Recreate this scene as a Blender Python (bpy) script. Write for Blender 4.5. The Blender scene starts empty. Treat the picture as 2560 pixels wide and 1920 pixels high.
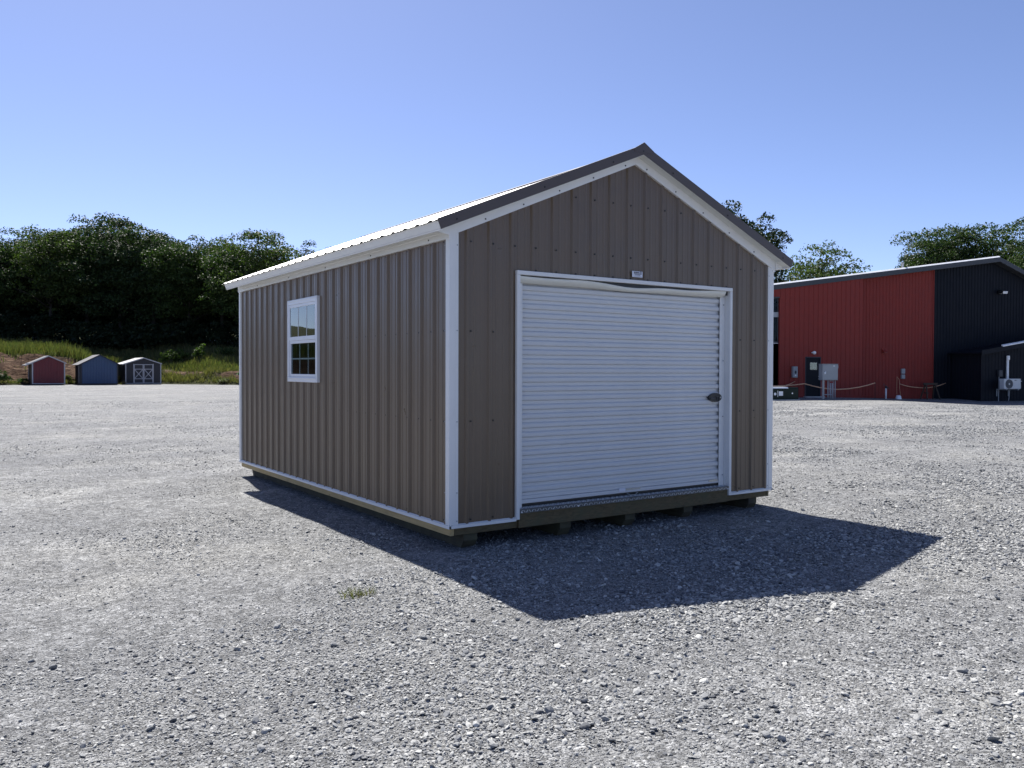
import bpy, math, random
import numpy as np
from mathutils import Vector, Matrix

rng = np.random.default_rng(7)
random.seed(7)
R = math.radians
scene = bpy.context.scene
C = scene.collection

# ------------------------------------------------------------------ camera
cam_d = bpy.data.cameras.new("camera")
cam = bpy.data.objects.new("camera", cam_d)
C.objects.link(cam)
cam_d.sensor_width = 36.0
cam_d.lens = 2079.25 / 2560 * 36.0
cam_d.clip_start = 0.1
cam_d.clip_end = 3000
yaw, pitch, roll = 0.5961, -0.0178, 0.0029
fw = Vector((math.sin(yaw) * math.cos(pitch), math.cos(yaw) * math.cos(pitch), math.sin(pitch)))
rt = Vector((math.cos(yaw), -math.sin(yaw), 0))
up = rt.cross(fw)
rt2 = rt * math.cos(roll) + up * math.sin(roll)
up2 = up * math.cos(roll) - rt * math.sin(roll)
mw = Matrix((rt2, up2, -fw)).transposed().to_4x4()
mw.translation = Vector((-3.4921, -6.0865, 1.5326))
cam.matrix_world = mw
scene.camera = cam
CAM = mw.translation.copy()

# ------------------------------------------------------------------ world, sun, exposure
SUN = Vector((0.0948, 0.6787, 1.0)).normalized()
elev = math.asin(SUN.z)
azim = math.atan2(SUN.x, SUN.y)
world = bpy.data.worlds.new("World")
scene.world = world
world.use_nodes = True
wn = world.node_tree
wn.nodes.clear()
sky = wn.nodes.new("ShaderNodeTexSky")
sky.sky_type = 'NISHITA'
sky.sun_disc = False
sky.sun_elevation = elev
sky.sun_rotation = azim
sky.altitude = 250
sky.air_density = 0.6
sky.dust_density = 0.5
sky.ozone_density = 2.2
bg = wn.nodes.new("ShaderNodeBackground")
bg.inputs[1].default_value = 0.083
wo = wn.nodes.new("ShaderNodeOutputWorld")
tint = wn.nodes.new("ShaderNodeMix")          # the camera's rendering of a clear sky leans slightly to violet
tint.data_type = 'RGBA'
tint.blend_type = 'MULTIPLY'
tint.inputs[0].default_value = 1.0
tint.inputs[7].default_value = (1.0, 0.955, 1.06, 1)
wn.links.new(sky.outputs[0], tint.inputs[6])
wn.links.new(tint.outputs[2], bg.inputs[0])
wn.links.new(bg.outputs[0], wo.inputs[0])

sd = bpy.data.lights.new("sun", 'SUN')
sd.energy = 5.0
sd.angle = R(0.53)
sd.color = (1.0, 0.96, 0.895)
sun = bpy.data.objects.new("sun", sd)
C.objects.link(sun)
sun.rotation_euler = SUN.to_track_quat('Z', 'Y').to_euler()
sun.location = (0, 0, 60)

vs = scene.view_settings
vs.view_transform = 'Standard'
vs.look = 'None'
vs.exposure = 1.05
vs.gamma = 1.0
vs.use_curve_mapping = False
scene.cycles.use_denoising = True
scene.cycles.max_bounces = 8
scene.cycles.transparent_max_bounces = 12


# ------------------------------------------------------------------ helpers: nodes and materials
def new_mat(name):
    m = bpy.data.materials.new(name)
    m.use_nodes = True
    nt = m.node_tree
    b = nt.nodes["Principled BSDF"]
    return m, nt, b


def node(nt, t, **kw):
    n = nt.nodes.new(t)
    for k, v in kw.items():
        if k.startswith("i_"):
            key = k[2:]
            key = int(key) if key.isdigit() else key
            n.inputs[key].default_value = v
        else:
            setattr(n, k, v)
    return n


def ramp(nt, stops, interp='LINEAR'):
    n = nt.nodes.new("ShaderNodeValToRGB")
    cr = n.color_ramp
    cr.interpolation = interp
    while len(cr.elements) < len(stops):
        cr.elements.new(0.5)
    for e, (p, c) in zip(cr.elements, stops):
        e.position = p
        e.color = (c[0], c[1], c[2], 1) if not np.isscalar(c) else (c, c, c, 1)
    return n


def mix(nt, blend, fac, a, b):
    n = nt.nodes.new("ShaderNodeMix")
    n.data_type = 'RGBA'
    n.blend_type = blend
    for idx, v in ((0, fac), (6, a), (7, b)):
        if hasattr(v, "links"):
            nt.links.new(v, n.inputs[idx])
        elif np.isscalar(v):
            n.inputs[idx].default_value = v if idx == 0 else (v, v, v, 1)
        else:
            n.inputs[idx].default_value = (v[0], v[1], v[2], 1)
    return n.outputs[2]


def coords(nt, kind='Object', scale=(1, 1, 1)):
    tc = nt.nodes.new("ShaderNodeTexCoord")
    mp = nt.nodes.new("ShaderNodeMapping")
    mp.inputs['Scale'].default_value = scale
    nt.links.new(tc.outputs[kind], mp.inputs[0])
    return mp.outputs[0]


def painted(name, col, rough=0.4, var=0.08, spec=0.5, metallic=0.0, wave=0.0, dirt=0.0, scale=1.0, dirtcol=(0.2, 0.17, 0.13)):
    """Coated metal, plastic and the like: slight mottling of colour and gloss, optional oil-canning and dust."""
    m, nt, b = new_mat(name)
    co = coords(nt)
    n1 = node(nt, "ShaderNodeTexNoise", i_Scale=3.0 * scale, i_Detail=5.0)
    nt.links.new(co, n1.inputs['Vector'])
    lo = tuple(c * (1 - var) for c in col)
    hi = tuple(min(1, c * (1 + var)) for c in col)
    r1 = ramp(nt, [(0.3, lo), (0.7, hi)])
    nt.links.new(n1.outputs[0], r1.inputs[0])
    out = r1.outputs[0]
    if dirt > 0:
        n2 = node(nt, "ShaderNodeTexNoise", i_Scale=9.0 * scale, i_Detail=8.0, i_Roughness=0.7)
        nt.links.new(co, n2.inputs['Vector'])
        r2 = ramp(nt, [(0.52, 0.0), (0.78, dirt)])
        nt.links.new(n2.outputs[0], r2.inputs[0])
        out = mix(nt, 'MIX', r2.outputs[0], out, dirtcol)
    nt.links.new(out, b.inputs['Base Color'])
    r3 = ramp(nt, [(0.25, max(0.05, rough - 0.07)), (0.75, rough + 0.07)])
    nt.links.new(n1.outputs[0], r3.inputs[0])
    nt.links.new(r3.outputs[0], b.inputs['Roughness'])
    b.inputs['Metallic'].default_value = metallic
    b.inputs['Specular IOR Level'].default_value = spec
    if wave > 0:
        cw = coords(nt, scale=(2.4, 2.4, 0.7))
        nw = node(nt, "ShaderNodeTexNoise", i_Scale=1.0, i_Detail=1.5)
        nt.links.new(cw, nw.inputs['Vector'])
        bp = node(nt, "ShaderNodeBump", i_Strength=1.0, i_Distance=wave)
        nt.links.new(nw.outputs[0], bp.inputs['Height'])
        nt.links.new(bp.outputs[0], b.inputs['Normal'])
    return m


M = {}
M['taupe'] = painted('taupe_steel', (0.142, 0.101, 0.067), rough=0.33, var=0.06, wave=0.007, dirt=0.14)
M['taupe_trim'] = painted('taupe_trim', (0.084, 0.066, 0.060), rough=0.45, var=0.05)
M['roof'] = painted('roof_steel', (0.50, 0.50, 0.51), rough=0.42, var=0.05, metallic=0.35, wave=0.003)
M['white_trim'] = painted('white_trim', (0.76, 0.76, 0.75), rough=0.38, var=0.03, dirt=0.05)
M['white_soffit'] = painted('white_soffit', (0.74, 0.75, 0.72), rough=0.5, var=0.03)
M['door_white'] = painted('door_white', (0.62, 0.63, 0.64), rough=0.4, var=0.03, dirt=0.04)
M['seal'] = painted('cream_seal', (0.76, 0.75, 0.68), rough=0.55, var=0.03)
M['black'] = painted('black_plastic', (0.014, 0.015, 0.017), rough=0.42, var=0.1)
M['screw'] = painted('screw', (0.012, 0.011, 0.011), rough=0.5)
M['galv'] = painted('galvanised', (0.42, 0.44, 0.46), rough=0.34, var=0.15, metallic=0.85, scale=5)
M['plate'] = painted('tread_plate', (0.13, 0.14, 0.15), rough=0.38, var=0.2, metallic=0.7, scale=5)
M['vinyl'] = painted('white_vinyl', (0.74, 0.75, 0.78), rough=0.32, var=0.02)
M['grille'] = painted('grille', (0.62, 0.64, 0.66), rough=0.5)
M['sticker'] = painted('sticker', (0.70, 0.72, 0.80), rough=0.45, var=0.03)
M['ink'] = painted('ink', (0.012, 0.014, 0.035), rough=0.5)
M['ink_grey'] = painted('ink_grey', (0.16, 0.18, 0.25), rough=0.5)
M['barn_red'] = painted('barn_red', (0.225, 0.032, 0.024), rough=0.6, var=0.07, spec=0.25)
M['wall_black'] = painted('black_steel', (0.0045, 0.0065, 0.012), rough=0.6, var=0.1, spec=0.2)
M['charcoal'] = painted('charcoal', (0.040, 0.043, 0.050), rough=0.5)
M['edge_white'] = painted('edge_white', (0.82, 0.83, 0.84), rough=0.35)
M['grey_box'] = painted('grey_enclosure', (0.30, 0.32, 0.335), rough=0.45, var=0.06)
M['pvc'] = painted('grey_pvc', (0.38, 0.39, 0.41), rough=0.5)
M['green_box'] = painted('green_enclosure', (0.012, 0.022, 0.016), rough=0.55, var=0.1, spec=0.2)
M['rope'] = painted('tan_rope', (0.72, 0.42, 0.25), rough=0.8, var=0.12, scale=20)
M['ac'] = painted('ac_casing', (0.60, 0.61, 0.60), rough=0.45)
M['ac_dark'] = painted('ac_grille', (0.09, 0.10, 0.11), rough=0.5)
M['shed_red'] = painted('shed_red', (0.125, 0.014, 0.020), rough=0.55, var=0.08)
M['shed_blue'] = painted('shed_blue', (0.030, 0.062, 0.135), rough=0.5, var=0.06)
M['navy'] = painted('navy_trim', (0.008, 0.011, 0.024), rough=0.5)
M['shed_grey'] = painted('shed_grey', (0.022, 0.021, 0.027), rough=0.55, var=0.08)
M['lilac_trim'] = painted('pale_trim', (0.36, 0.355, 0.375), rough=0.5)
M['shed_roof'] = painted('shed_roof', (0.13, 0.13, 0.14), rough=0.5)
M['brown_wood'] = painted('brown_wood', (0.06, 0.04, 0.028), rough=0.7, var=0.2, scale=4)
M['tool_red'] = painted('tool_red', (0.34, 0.03, 0.025), rough=0.4)
M['concrete'] = painted('concrete', (0.42, 0.41, 0.39), rough=0.85, var=0.12, scale=3)


def wood_mat(name, c1, c2, green=0.0):
    m, nt, b = new_mat(name)
    co = coords(nt, scale=(9, 1.2, 38))
    n1 = node(nt, "ShaderNodeTexNoise", i_Scale=1.6, i_Detail=7.0, i_Roughness=0.65, i_Distortion=0.6)
    nt.links.new(co, n1.inputs['Vector'])
    r1 = ramp(nt, [(0.28, c1), (0.72, c2)])
    nt.links.new(n1.outputs[0], r1.inputs[0])
    co2 = coords(nt, scale=(5, 5, 9))
    v = node(nt, "ShaderNodeTexVoronoi", i_Scale=0.55)
    nt.links.new(co2, v.inputs['Vector'])
    r2 = ramp(nt, [(0.03, (0.10, 0.055, 0.03)), (0.10, (1, 1, 1))])
    nt.links.new(v.outputs[0], r2.inputs[0])
    out = mix(nt, 'MULTIPLY', 0.8, r1.outputs[0], r2.outputs[0])
    n3 = node(nt, "ShaderNodeTexNoise", i_Scale=6.0, i_Detail=6.0)
    nt.links.new(coords(nt), n3.inputs['Vector'])
    r3 = ramp(nt, [(0.42, 0.0), (0.68, green)])
    nt.links.new(n3.outputs[0], r3.inputs[0])
    out = mix(nt, 'MIX', r3.outputs[0], out, (0.085, 0.085, 0.045))
    nt.links.new(out, b.inputs['Base Color'])
    b.inputs['Roughness'].default_value = 0.8
    bp = node(nt, "ShaderNodeBump", i_Strength=0.35, i_Distance=0.004)
    nt.links.new(n1.outputs[0], bp.inputs['Height'])
    nt.links.new(bp.outputs[0], b.inputs['Normal'])
    return m


M['lumber'] = wood_mat('treated_lumber', (0.40, 0.285, 0.125), (0.58, 0.44, 0.23), 0.2)
M['old_lumber'] = wood_mat('old_lumber', (0.065, 0.048, 0.022), (0.150, 0.112, 0.056), 0.6)
M['skid_wood'] = wood_mat('skid_wood', (0.030, 0.026, 0.018), (0.065, 0.055, 0.036), 0.6)


def glass_mat(name, tint=(0.9, 0.95, 0.95), boost=1.0):
    m, nt, b = new_mat(name)
    nt.nodes.remove(b)
    out = nt.nodes["Material Output"]
    fr = node(nt, "ShaderNodeFresnel", i_IOR=1.52)
    mu = node(nt, "ShaderNodeMath", operation='MULTIPLY', use_clamp=True)
    mu.inputs[1].default_value = boost
    nt.links.new(fr.outputs[0], mu.inputs[0])
    gl = node(nt, "ShaderNodeBsdfGlossy", i_Roughness=0.015)
    gl.inputs[0].default_value = (*tint, 1)
    tr = node(nt, "ShaderNodeBsdfTransparent")
    tr.inputs[0].default_value = (0.75, 0.8, 0.8, 1)
    mx = node(nt, "ShaderNodeMixShader")
    nt.links.new(mu.outputs[0], mx.inputs[0])
    nt.links.new(tr.outputs[0], mx.inputs[1])
    nt.links.new(gl.outputs[0], mx.inputs[2])
    nw = node(nt, "ShaderNodeTexNoise", i_Scale=2.2, i_Detail=1.0)
    nt.links.new(coords(nt), nw.inputs['Vector'])
    bp = node(nt, "ShaderNodeBump", i_Strength=0.6, i_Distance=0.003)
    nt.links.new(nw.outputs[0], bp.inputs['Height'])
    nt.links.new(bp.outputs[0], gl.inputs['Normal'])
    nt.links.new(mx.outputs[0], out.inputs[0])
    return m


M['glass'] = glass_mat('window_glass', boost=1.7)
M['glass_dark'] = glass_mat('screened_glass', tint=(0.5, 0.55, 0.62), boost=0.22)


def leaf_mat(name, c1, c2, trans=0.35, spec=0.4):
    m, nt, b = new_mat(name)
    g = node(nt, "ShaderNodeNewGeometry")
    r = ramp(nt, [(0.0, c1), (1.0, c2)])
    nt.links.new(g.outputs['Random Per Island'], r.inputs[0])
    nt.links.new(r.outputs[0], b.inputs['Base Color'])
    b.inputs['Roughness'].default_value = 0.6
    b.inputs['Specular IOR Level'].default_value = spec
    t = node(nt, "ShaderNodeBsdfTranslucent")
    tc = mix(nt, 'MULTIPLY', 1.0, r.outputs[0], (1.25, 1.6, 0.6))
    nt.links.new(tc, t.inputs[0])
    mx = node(nt, "ShaderNodeMixShader", i_0=trans)
    nt.links.new(b.outputs[0], mx.inputs[1])
    nt.links.new(t.outputs[0], mx.inputs[2])
    nt.links.new(mx.outputs[0], nt.nodes["Material Output"].inputs[0])
    return m


M['leaf_dark'] = leaf_mat('leaf_dark', (0.014, 0.026, 0.010), (0.036, 0.060, 0.020), 0.22, spec=0.2)
M['leaf_mid'] = leaf_mat('leaf_mid', (0.020, 0.038, 0.011), (0.048, 0.076, 0.021), 0.25, spec=0.2)
M['leaf_light'] = leaf_mat('leaf_light', (0.034, 0.052, 0.015), (0.066, 0.092, 0.028), 0.3, spec=0.2)
M['leaf_deep'] = leaf_mat('leaf_deep', (0.007, 0.013, 0.007), (0.018, 0.030, 0.012), 0.12, spec=0.15)
M['leaf_deep2'] = leaf_mat('leaf_dense', (0.010, 0.019, 0.008), (0.026, 0.044, 0.016), 0.18, spec=0.2)
M['grass_g'] = leaf_mat('grass_green', (0.060, 0.072, 0.026), (0.125, 0.130, 0.056), 0.32, spec=0.15)
M['grass_y'] = leaf_mat('grass_dry', (0.105, 0.092, 0.036), (0.185, 0.158, 0.074), 0.3, spec=0.15)
M['weed'] = leaf_mat('weed_leaf', (0.034, 0.062, 0.013), (0.078, 0.112, 0.028), 0.38, spec=0.2)
M['bark'] = painted('bark', (0.022, 0.019, 0.015), rough=0.9, var=0.3, scale=2)


# ------------------------------------------------------------------ helpers: geometry
class MB:
    def __init__(s):
        s.v, s.f, s.mi = [], [], []

    def add(s, verts, faces, mi=0):
        o = len(s.v)
        s.v += [tuple(p) for p in verts]
        s.f += [tuple(i + o for i in f) for f in faces]
        s.mi += [mi] * len(faces)
        return s

    def hexa(s, p, mi=0):
        """p: 8 points, bottom ring then top ring."""
        return s.add(p, [(0, 3, 2, 1), (4, 5, 6, 7), (0, 1, 5, 4), (1, 2, 6, 5), (2, 3, 7, 6), (3, 0, 4, 7)], mi)

    def box(s, x0, x1, y0, y1, z0, z1, mi=0):
        return s.hexa([(x0, y0, z0), (x1, y0, z0), (x1, y1, z0), (x0, y1, z0),
                       (x0, y0, z1), (x1, y0, z1), (x1, y1, z1), (x0, y1, z1)], mi)

    def bevel_box(s, x0, x1, y0, y1, z0, z1, r=0.01, mi=0):
        """Box with chamfered edges (24 verts)."""
        xs, ys, zs = (x0, x1), (y0, y1), (z0, z1)
        V, idx = [], {}
        for i in (0, 1):
            for j in (0, 1):
                for k in (0, 1):
                    sx, sy, sz = (1 if i == 0 else -1), (1 if j == 0 else -1), (1 if k == 0 else -1)
                    idx[(i, j, k)] = len(V)
                    V += [(xs[i], ys[j] + sy * r, zs[k] + sz * r), (xs[i] + sx * r, ys[j], zs[k] + sz * r), (xs[i] + sx * r, ys[j] + sy * r, zs[k])]
        g = lambda i, j, k, a: idx[(i, j, k)] + a
        F = []
        for i in (0, 1):
            F.append((g(i, 0, 0, 0), g(i, 1, 0, 0), g(i, 1, 1, 0), g(i, 0, 1, 0)))
        for j in (0, 1):
            F.append((g(0, j, 0, 1), g(1, j, 0, 1), g(1, j, 1, 1), g(0, j, 1, 1)))
        for k in (0, 1):
            F.append((g(0, 0, k, 2), g(1, 0, k, 2), g(1, 1, k, 2), g(0, 1, k, 2)))
        for a in (0, 1):
            for b_ in (0, 1):
                F.append((g(0, a, b_, 1), g(1, a, b_, 1), g(1, a, b_, 2), g(0, a, b_, 2)))
                F.append((g(a, 0, b_, 0), g(a, 1, b_, 0), g(a, 1, b_, 2), g(a, 0, b_, 2)))
                F.append((g(a, b_, 0, 0), g(a, b_, 1, 0), g(a, b_, 1, 1), g(a, b_, 0, 1)))
        for i in (0, 1):
            for j in (0, 1):
                for k in (0, 1):
                    F.append((g(i, j, k, 0), g(i, j, k, 1), g(i, j, k, 2)))
        return s.add(V, F, mi)

    def prism(s, poly, ax, a0, a1, mi=0):
        """Extrude a 2-D polygon along an axis: ax 'x': poly=(y,z), 'y': (x,z), 'z': (x,y)."""
        def P(u, w, a):
            return {'x': (a, u, w), 'y': (u, a, w), 'z': (u, w, a)}[ax]
        n = len(poly)
        V = [P(u, w, a0) for u, w in poly] + [P(u, w, a1) for u, w in poly]
        F = [tuple(range(n)), tuple(range(2 * n - 1, n - 1, -1))]
        F += [(i, (i + 1) % n, n + (i + 1) % n, n + i) for i in range(n)]
        return s.add(V, F, mi)

    def tube(s, pts, r, n=8, mi=0, taper=None):
        pts = [Vector(p) for p in pts]
        V, F = [], []
        for i, p in enumerate(pts):
            d = (pts[min(i + 1, len(pts) - 1)] - pts[max(i - 1, 0)]).normalized()
            a = d.orthogonal().normalized() if abs(d.z) > 0.95 else d.cross(Vector((0, 0, 1))).normalized()
            b = d.cross(a).normalized()
            rr = r if taper is None else taper[i]
            for k in range(n):
                t = 2 * math.pi * k / n
                V.append(p + (a * math.cos(t) + b * math.sin(t)) * rr)
        for i in range(len(pts) - 1):
            for k in range(n):
                F.append((i * n + k, i * n + (k + 1) % n, (i + 1) * n + (k + 1) % n, (i + 1) * n + k))
        F.append(tuple(range(n - 1, -1, -1)))
        F.append(tuple(range((len(pts) - 1) * n, len(pts) * n)))
        return s.add(V, F, mi)

    def cyl(s, c, r, h, axis='z', n=16, mi=0):
        c = Vector(c)
        d = {'x': Vector((h, 0, 0)), 'y': Vector((0, h, 0)), 'z': Vector((0, 0, h))}[axis]
        return s.tube([c, c + d], r, n, mi)

    def build(s, name, mats, parent=None, smooth=False):
        me = bpy.data.meshes.new(name)
        me.from_pydata(s.v, [], s.f)
        if not isinstance(mats, (list, tuple)):
            mats = [mats]
        for m in mats:
            me.materials.append(m)
        if len(mats) > 1:
            me.polygons.foreach_set("material_index", s.mi)
        if smooth:
            me.polygons.foreach_set("use_smooth", [True] * len(me.polygons))
        me.update()
        o = bpy.data.objects.new(name, me)
        C.objects.link(o)
        o.parent = parent
        return o


def fix_normals(o):
    import bmesh
    bm = bmesh.new()
    bm.from_mesh(o.data)
    bmesh.ops.recalc_face_normals(bm, faces=bm.faces)
    bm.to_mesh(o.data)
    bm.free()


def tag(o, label=None, cat=None, group=None, kind=None):
    for k, v in (("label", label), ("category", cat), ("group", group), ("kind", kind)):
        if v:
            o[k] = v
    return o


def thing(name, loc, rz=0.0, label=None, cat=None, group=None):
    o = bpy.data.objects.new(name, None)
    C.objects.link(o)
    o.location = loc
    o.rotation_euler = (0, 0, rz)
    o.empty_display_size = 0.3
    return tag(o, label, cat, group)


def copy_of(o, parent, loc=None):
    c = o.copy()
    C.objects.link(c)
    c.parent = parent
    if loc is not None:
        c.location = loc
    return c


def noise2(x, y, seed=0):
    """Smooth lattice noise in [0,1], vectorised."""
    x = np.asarray(x, float)
    y = np.asarray(y, float)
    xi, yi = np.floor(x).astype(np.int64), np.floor(y).astype(np.int64)
    fx, fy = x - xi, y - yi
    fx, fy = fx * fx * (3 - 2 * fx), fy * fy * (3 - 2 * fy)

    def h(a, b):
        n = (a * 374761393 + b * 668265263 + seed * 974711) & 0x7fffffff
        n = ((n ^ (n >> 13)) * 1274126177) & 0x7fffffff
        return ((n ^ (n >> 16)) & 0xffff) / 65535.0
    return (h(xi, yi) * (1 - fx) + h(xi + 1, yi) * fx) * (1 - fy) + (h(xi, yi + 1) * (1 - fx) + h(xi + 1, yi + 1) * fx) * fy


def ss(a, b, x):
    t = np.clip((np.asarray(x, float) - a) / (b - a), 0, 1)
    return t * t * (3 - 2 * t)


# frame of the red and black workshop (needed by the ground)
BP = Vector((36.695, 23.110, 0))
BROT = math.atan2(-0.31, 0.95)
BT = (math.cos(BROT), math.sin(BROT))


def ground_z(x, y):
    x = np.asarray(x, float)
    y = np.asarray(y, float)
    s = (x - BP.x) * BT[0] + (y - BP.y) * BT[1]
    w = -(x - BP.x) * BT[1] + (y - BP.y) * BT[0]
    z = -0.30 * ss(0, 8, s) * ss(-26, -7, w) * (1 - 0.5 * ss(-3.5, 0.3, w))
    near = 1 - ss(10, 22, np.hypot(x + 1, y))
    z = z + near * (0.030 * (noise2(x * 0.55, y * 0.55, 3) - 0.5) + 0.022 * (noise2(x * 1.7, y * 1.7, 4) - 0.5))
    return z - 0.012 * near


def track(x, y):
    """Wheel paths worn into the yard, 0..1."""
    x = np.asarray(x, float)
    y = np.asarray(y, float)
    t = np.zeros(np.broadcast(x, y).shape)
    wob = 0.5 * (noise2(x * 0.25, y * 0.25, 41) - 0.5)
    for cx, cy, r0 in ((6, -15, 10.6), (6, -15, 12.4), (-22, 4, 15.5), (-22, 4, 17.3), (14, 40, 27.5), (14, 40, 29.3), (20, -30, 40.0), (20, -30, 41.9)):
        d = np.hypot(x - cx, y - cy) - r0 + wob
        t = np.maximum(t, np.exp(-(d / 0.27) ** 2))
    return t * ss(0.25, 0.6, noise2(x * 0.35, y * 0.35, 42))


# ------------------------------------------------------------------ setting: gravel yard
def gravel_mat(name):
    m, nt, b = new_mat(name)
    co = coords(nt)
    big = node(nt, "ShaderNodeTexNoise", i_Scale=0.45, i_Detail=6.0, i_Roughness=0.62)
    mid = node(nt, "ShaderNodeTexNoise", i_Scale=3.2, i_Detail=6.0, i_Roughness=0.7)
    v1 = node(nt, "ShaderNodeTexVoronoi", i_Scale=62.0)
    v2 = node(nt, "ShaderNodeTexVoronoi", i_Scale=150.0)
    fine = node(nt, "ShaderNodeTexNoise", i_Scale=320.0, i_Detail=2.0)
    for n in (big, mid, v1, v2, fine):
        nt.links.new(co, n.inputs['Vector'])
    st = coords(nt, scale=(0.16, 0.9, 1))
    track = node(nt, "ShaderNodeTexNoise", i_Scale=1.0, i_Detail=4.0, i_Distortion=0.5)
    nt.links.new(st, track.inputs['Vector'])
    r0 = ramp(nt, [(0.30, (0.158, 0.162, 0.168)), (0.50, (0.190, 0.193, 0.195)), (0.72, (0.245, 0.245, 0.236))])
    nt.links.new(big.outputs[0], r0.inputs[0])
    rm = ramp(nt, [(0.32, 0.78), (0.70, 1.22)])
    nt.links.new(mid.outputs[0], rm.inputs[0])
    out = mix(nt, 'MULTIPLY', 1.0, r0.outputs[0], rm.outputs[0])
    rtk = ramp(nt, [(0.38, 0.93), (0.62, 1.09)])
    nt.links.new(track.outputs[0], rtk.inputs[0])
    out = mix(nt, 'MULTIPLY', 1.0, out, rtk.outputs[0])
    sep = node(nt, "ShaderNodeSeparateColor")
    nt.links.new(v1.outputs['Color'], sep.inputs[0])
    rv = ramp(nt, [(0.0, 0.50), (0.5, 0.98), (1.0, 1.60)])
    nt.links.new(sep.outputs[0], rv.inputs[0])
    out = mix(nt, 'MULTIPLY', 0.85, out, rv.outputs[0])
    sep2 = node(nt, "ShaderNodeSeparateColor")
    nt.links.new(v2.outputs['Color'], sep2.inputs[0])
    rv2 = ramp(nt, [(0.0, 0.7), (1.0, 1.3)])
    nt.links.new(sep2.outputs[1], rv2.inputs[0])
    out = mix(nt, 'MULTIPLY', 0.8, out, rv2.outputs[0])
    wa = node(nt, "ShaderNodeAttribute", attribute_name="worn")
    rw = ramp(nt, [(0.0, 1.0), (1.0, 1.22)])
    nt.links.new(wa.outputs['Fac'], rw.inputs[0])
    out = mix(nt, 'MULTIPLY', 1.0, out, rw.outputs[0])
    v3 = node(nt, "ShaderNodeTexVoronoi", i_Scale=21.0)
    nt.links.new(co, v3.inputs['Vector'])
    sep3 = node(nt, "ShaderNodeSeparateColor")
    nt.links.new(v3.outputs['Color'], sep3.inputs[0])
    rv3 = ramp(nt, [(0.0, 0.70), (0.5, 1.0), (1.0, 1.32)])
    nt.links.new(sep3.outputs[0], rv3.inputs[0])
    out = mix(nt, 'MULTIPLY', 0.9, out, rv3.outputs[0])
    nt.links.new(out, b.inputs['Base Color'])
    b.inputs['Roughness'].default_value = 0.9
    b.inputs['Specular IOR Level'].default_value = 0.25
    h1 = ramp(nt, [(0.0, 1.0), (0.75, 0.0)])
    nt.links.new(v1.outputs['Distance'], h1.inputs[0])
    h2 = ramp(nt, [(0.0, 1.0), (0.8, 0.0)])
    nt.links.new(v2.outputs['Distance'], h2.inputs[0])
    b1 = node(nt, "ShaderNodeBump", i_Strength=0.9, i_Distance=0.012)
    nt.links.new(h1.outputs[0], b1.inputs['Height'])
    b2 = node(nt, "ShaderNodeBump", i_Strength=0.8, i_Distance=0.005)
    nt.links.new(h2.outputs[0], b2.inputs['Height'])
    nt.links.new(b1.outputs[0], b2.inputs['Normal'])
    b3 = node(nt, "ShaderNodeBump", i_Strength=0.5, i_Distance=0.05)
    nt.links.new(mid.outputs[0], b3.inputs['Height'])
    nt.links.new(b2.outputs[0], b3.inputs['Normal'])
    nt.links.new(b3.outputs[0], b.inputs['Normal'])
    return m


M['gravel'] = gravel_mat('gravel')


def grid_mesh(name, xs, ys, zf, mat):
    X, Y = np.meshgrid(xs, ys)
    Z = zf(X, Y)
    nx, ny = len(xs), len(ys)
    V = np.stack([X.ravel(), Y.ravel(), Z.ravel()], 1)
    i = np.arange(nx - 1)[None, :] + nx * np.arange(ny - 1)[:, None]
    i = i.ravel()
    F = np.stack([i, i + 1, i + 1 + nx, i + nx], 1)
    me = bpy.data.meshes.new(name)
    me.from_pydata(V.tolist(), [], F.tolist())
    me.materials.append(mat)
    me.polygons.foreach_set("use_smooth", [True] * len(me.polygons))
    me.update()
    o = bpy.data.objects.new(name, me)
    C.objects.link(o)
    return o


xs = np.unique(np.round(np.concatenate([[-1500, -900, -500, -300], np.arange(-200, -10, 10), np.arange(-10, 12, 0.2), np.arange(12, 28, 1.5),
                                        np.arange(28, 60, 1.0), np.arange(60, 200, 10), [300, 500, 900, 1500]]), 3))
ys = np.unique(np.round(np.concatenate([[-1500, -900, -500, -300], np.arange(-200, -6, 10), np.arange(-6, 14, 0.2), np.arange(14, 34, 1.0),
                                        np.arange(34, 200, 6), [300, 500, 900, 1500]]), 3))
yard = grid_mesh('gravel_yard', xs, ys, ground_z, M['gravel'])
tag(yard, kind='structure')
co_ = np.empty(len(yard.data.vertices) * 3, np.float32)
yard.data.vertices.foreach_get('co', co_)
ta_ = yard.data.attributes.new('worn', 'FLOAT', 'POINT')
ta_.data.foreach_set('value', track(co_[0::3], co_[1::3]).astype(np.float32))


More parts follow.
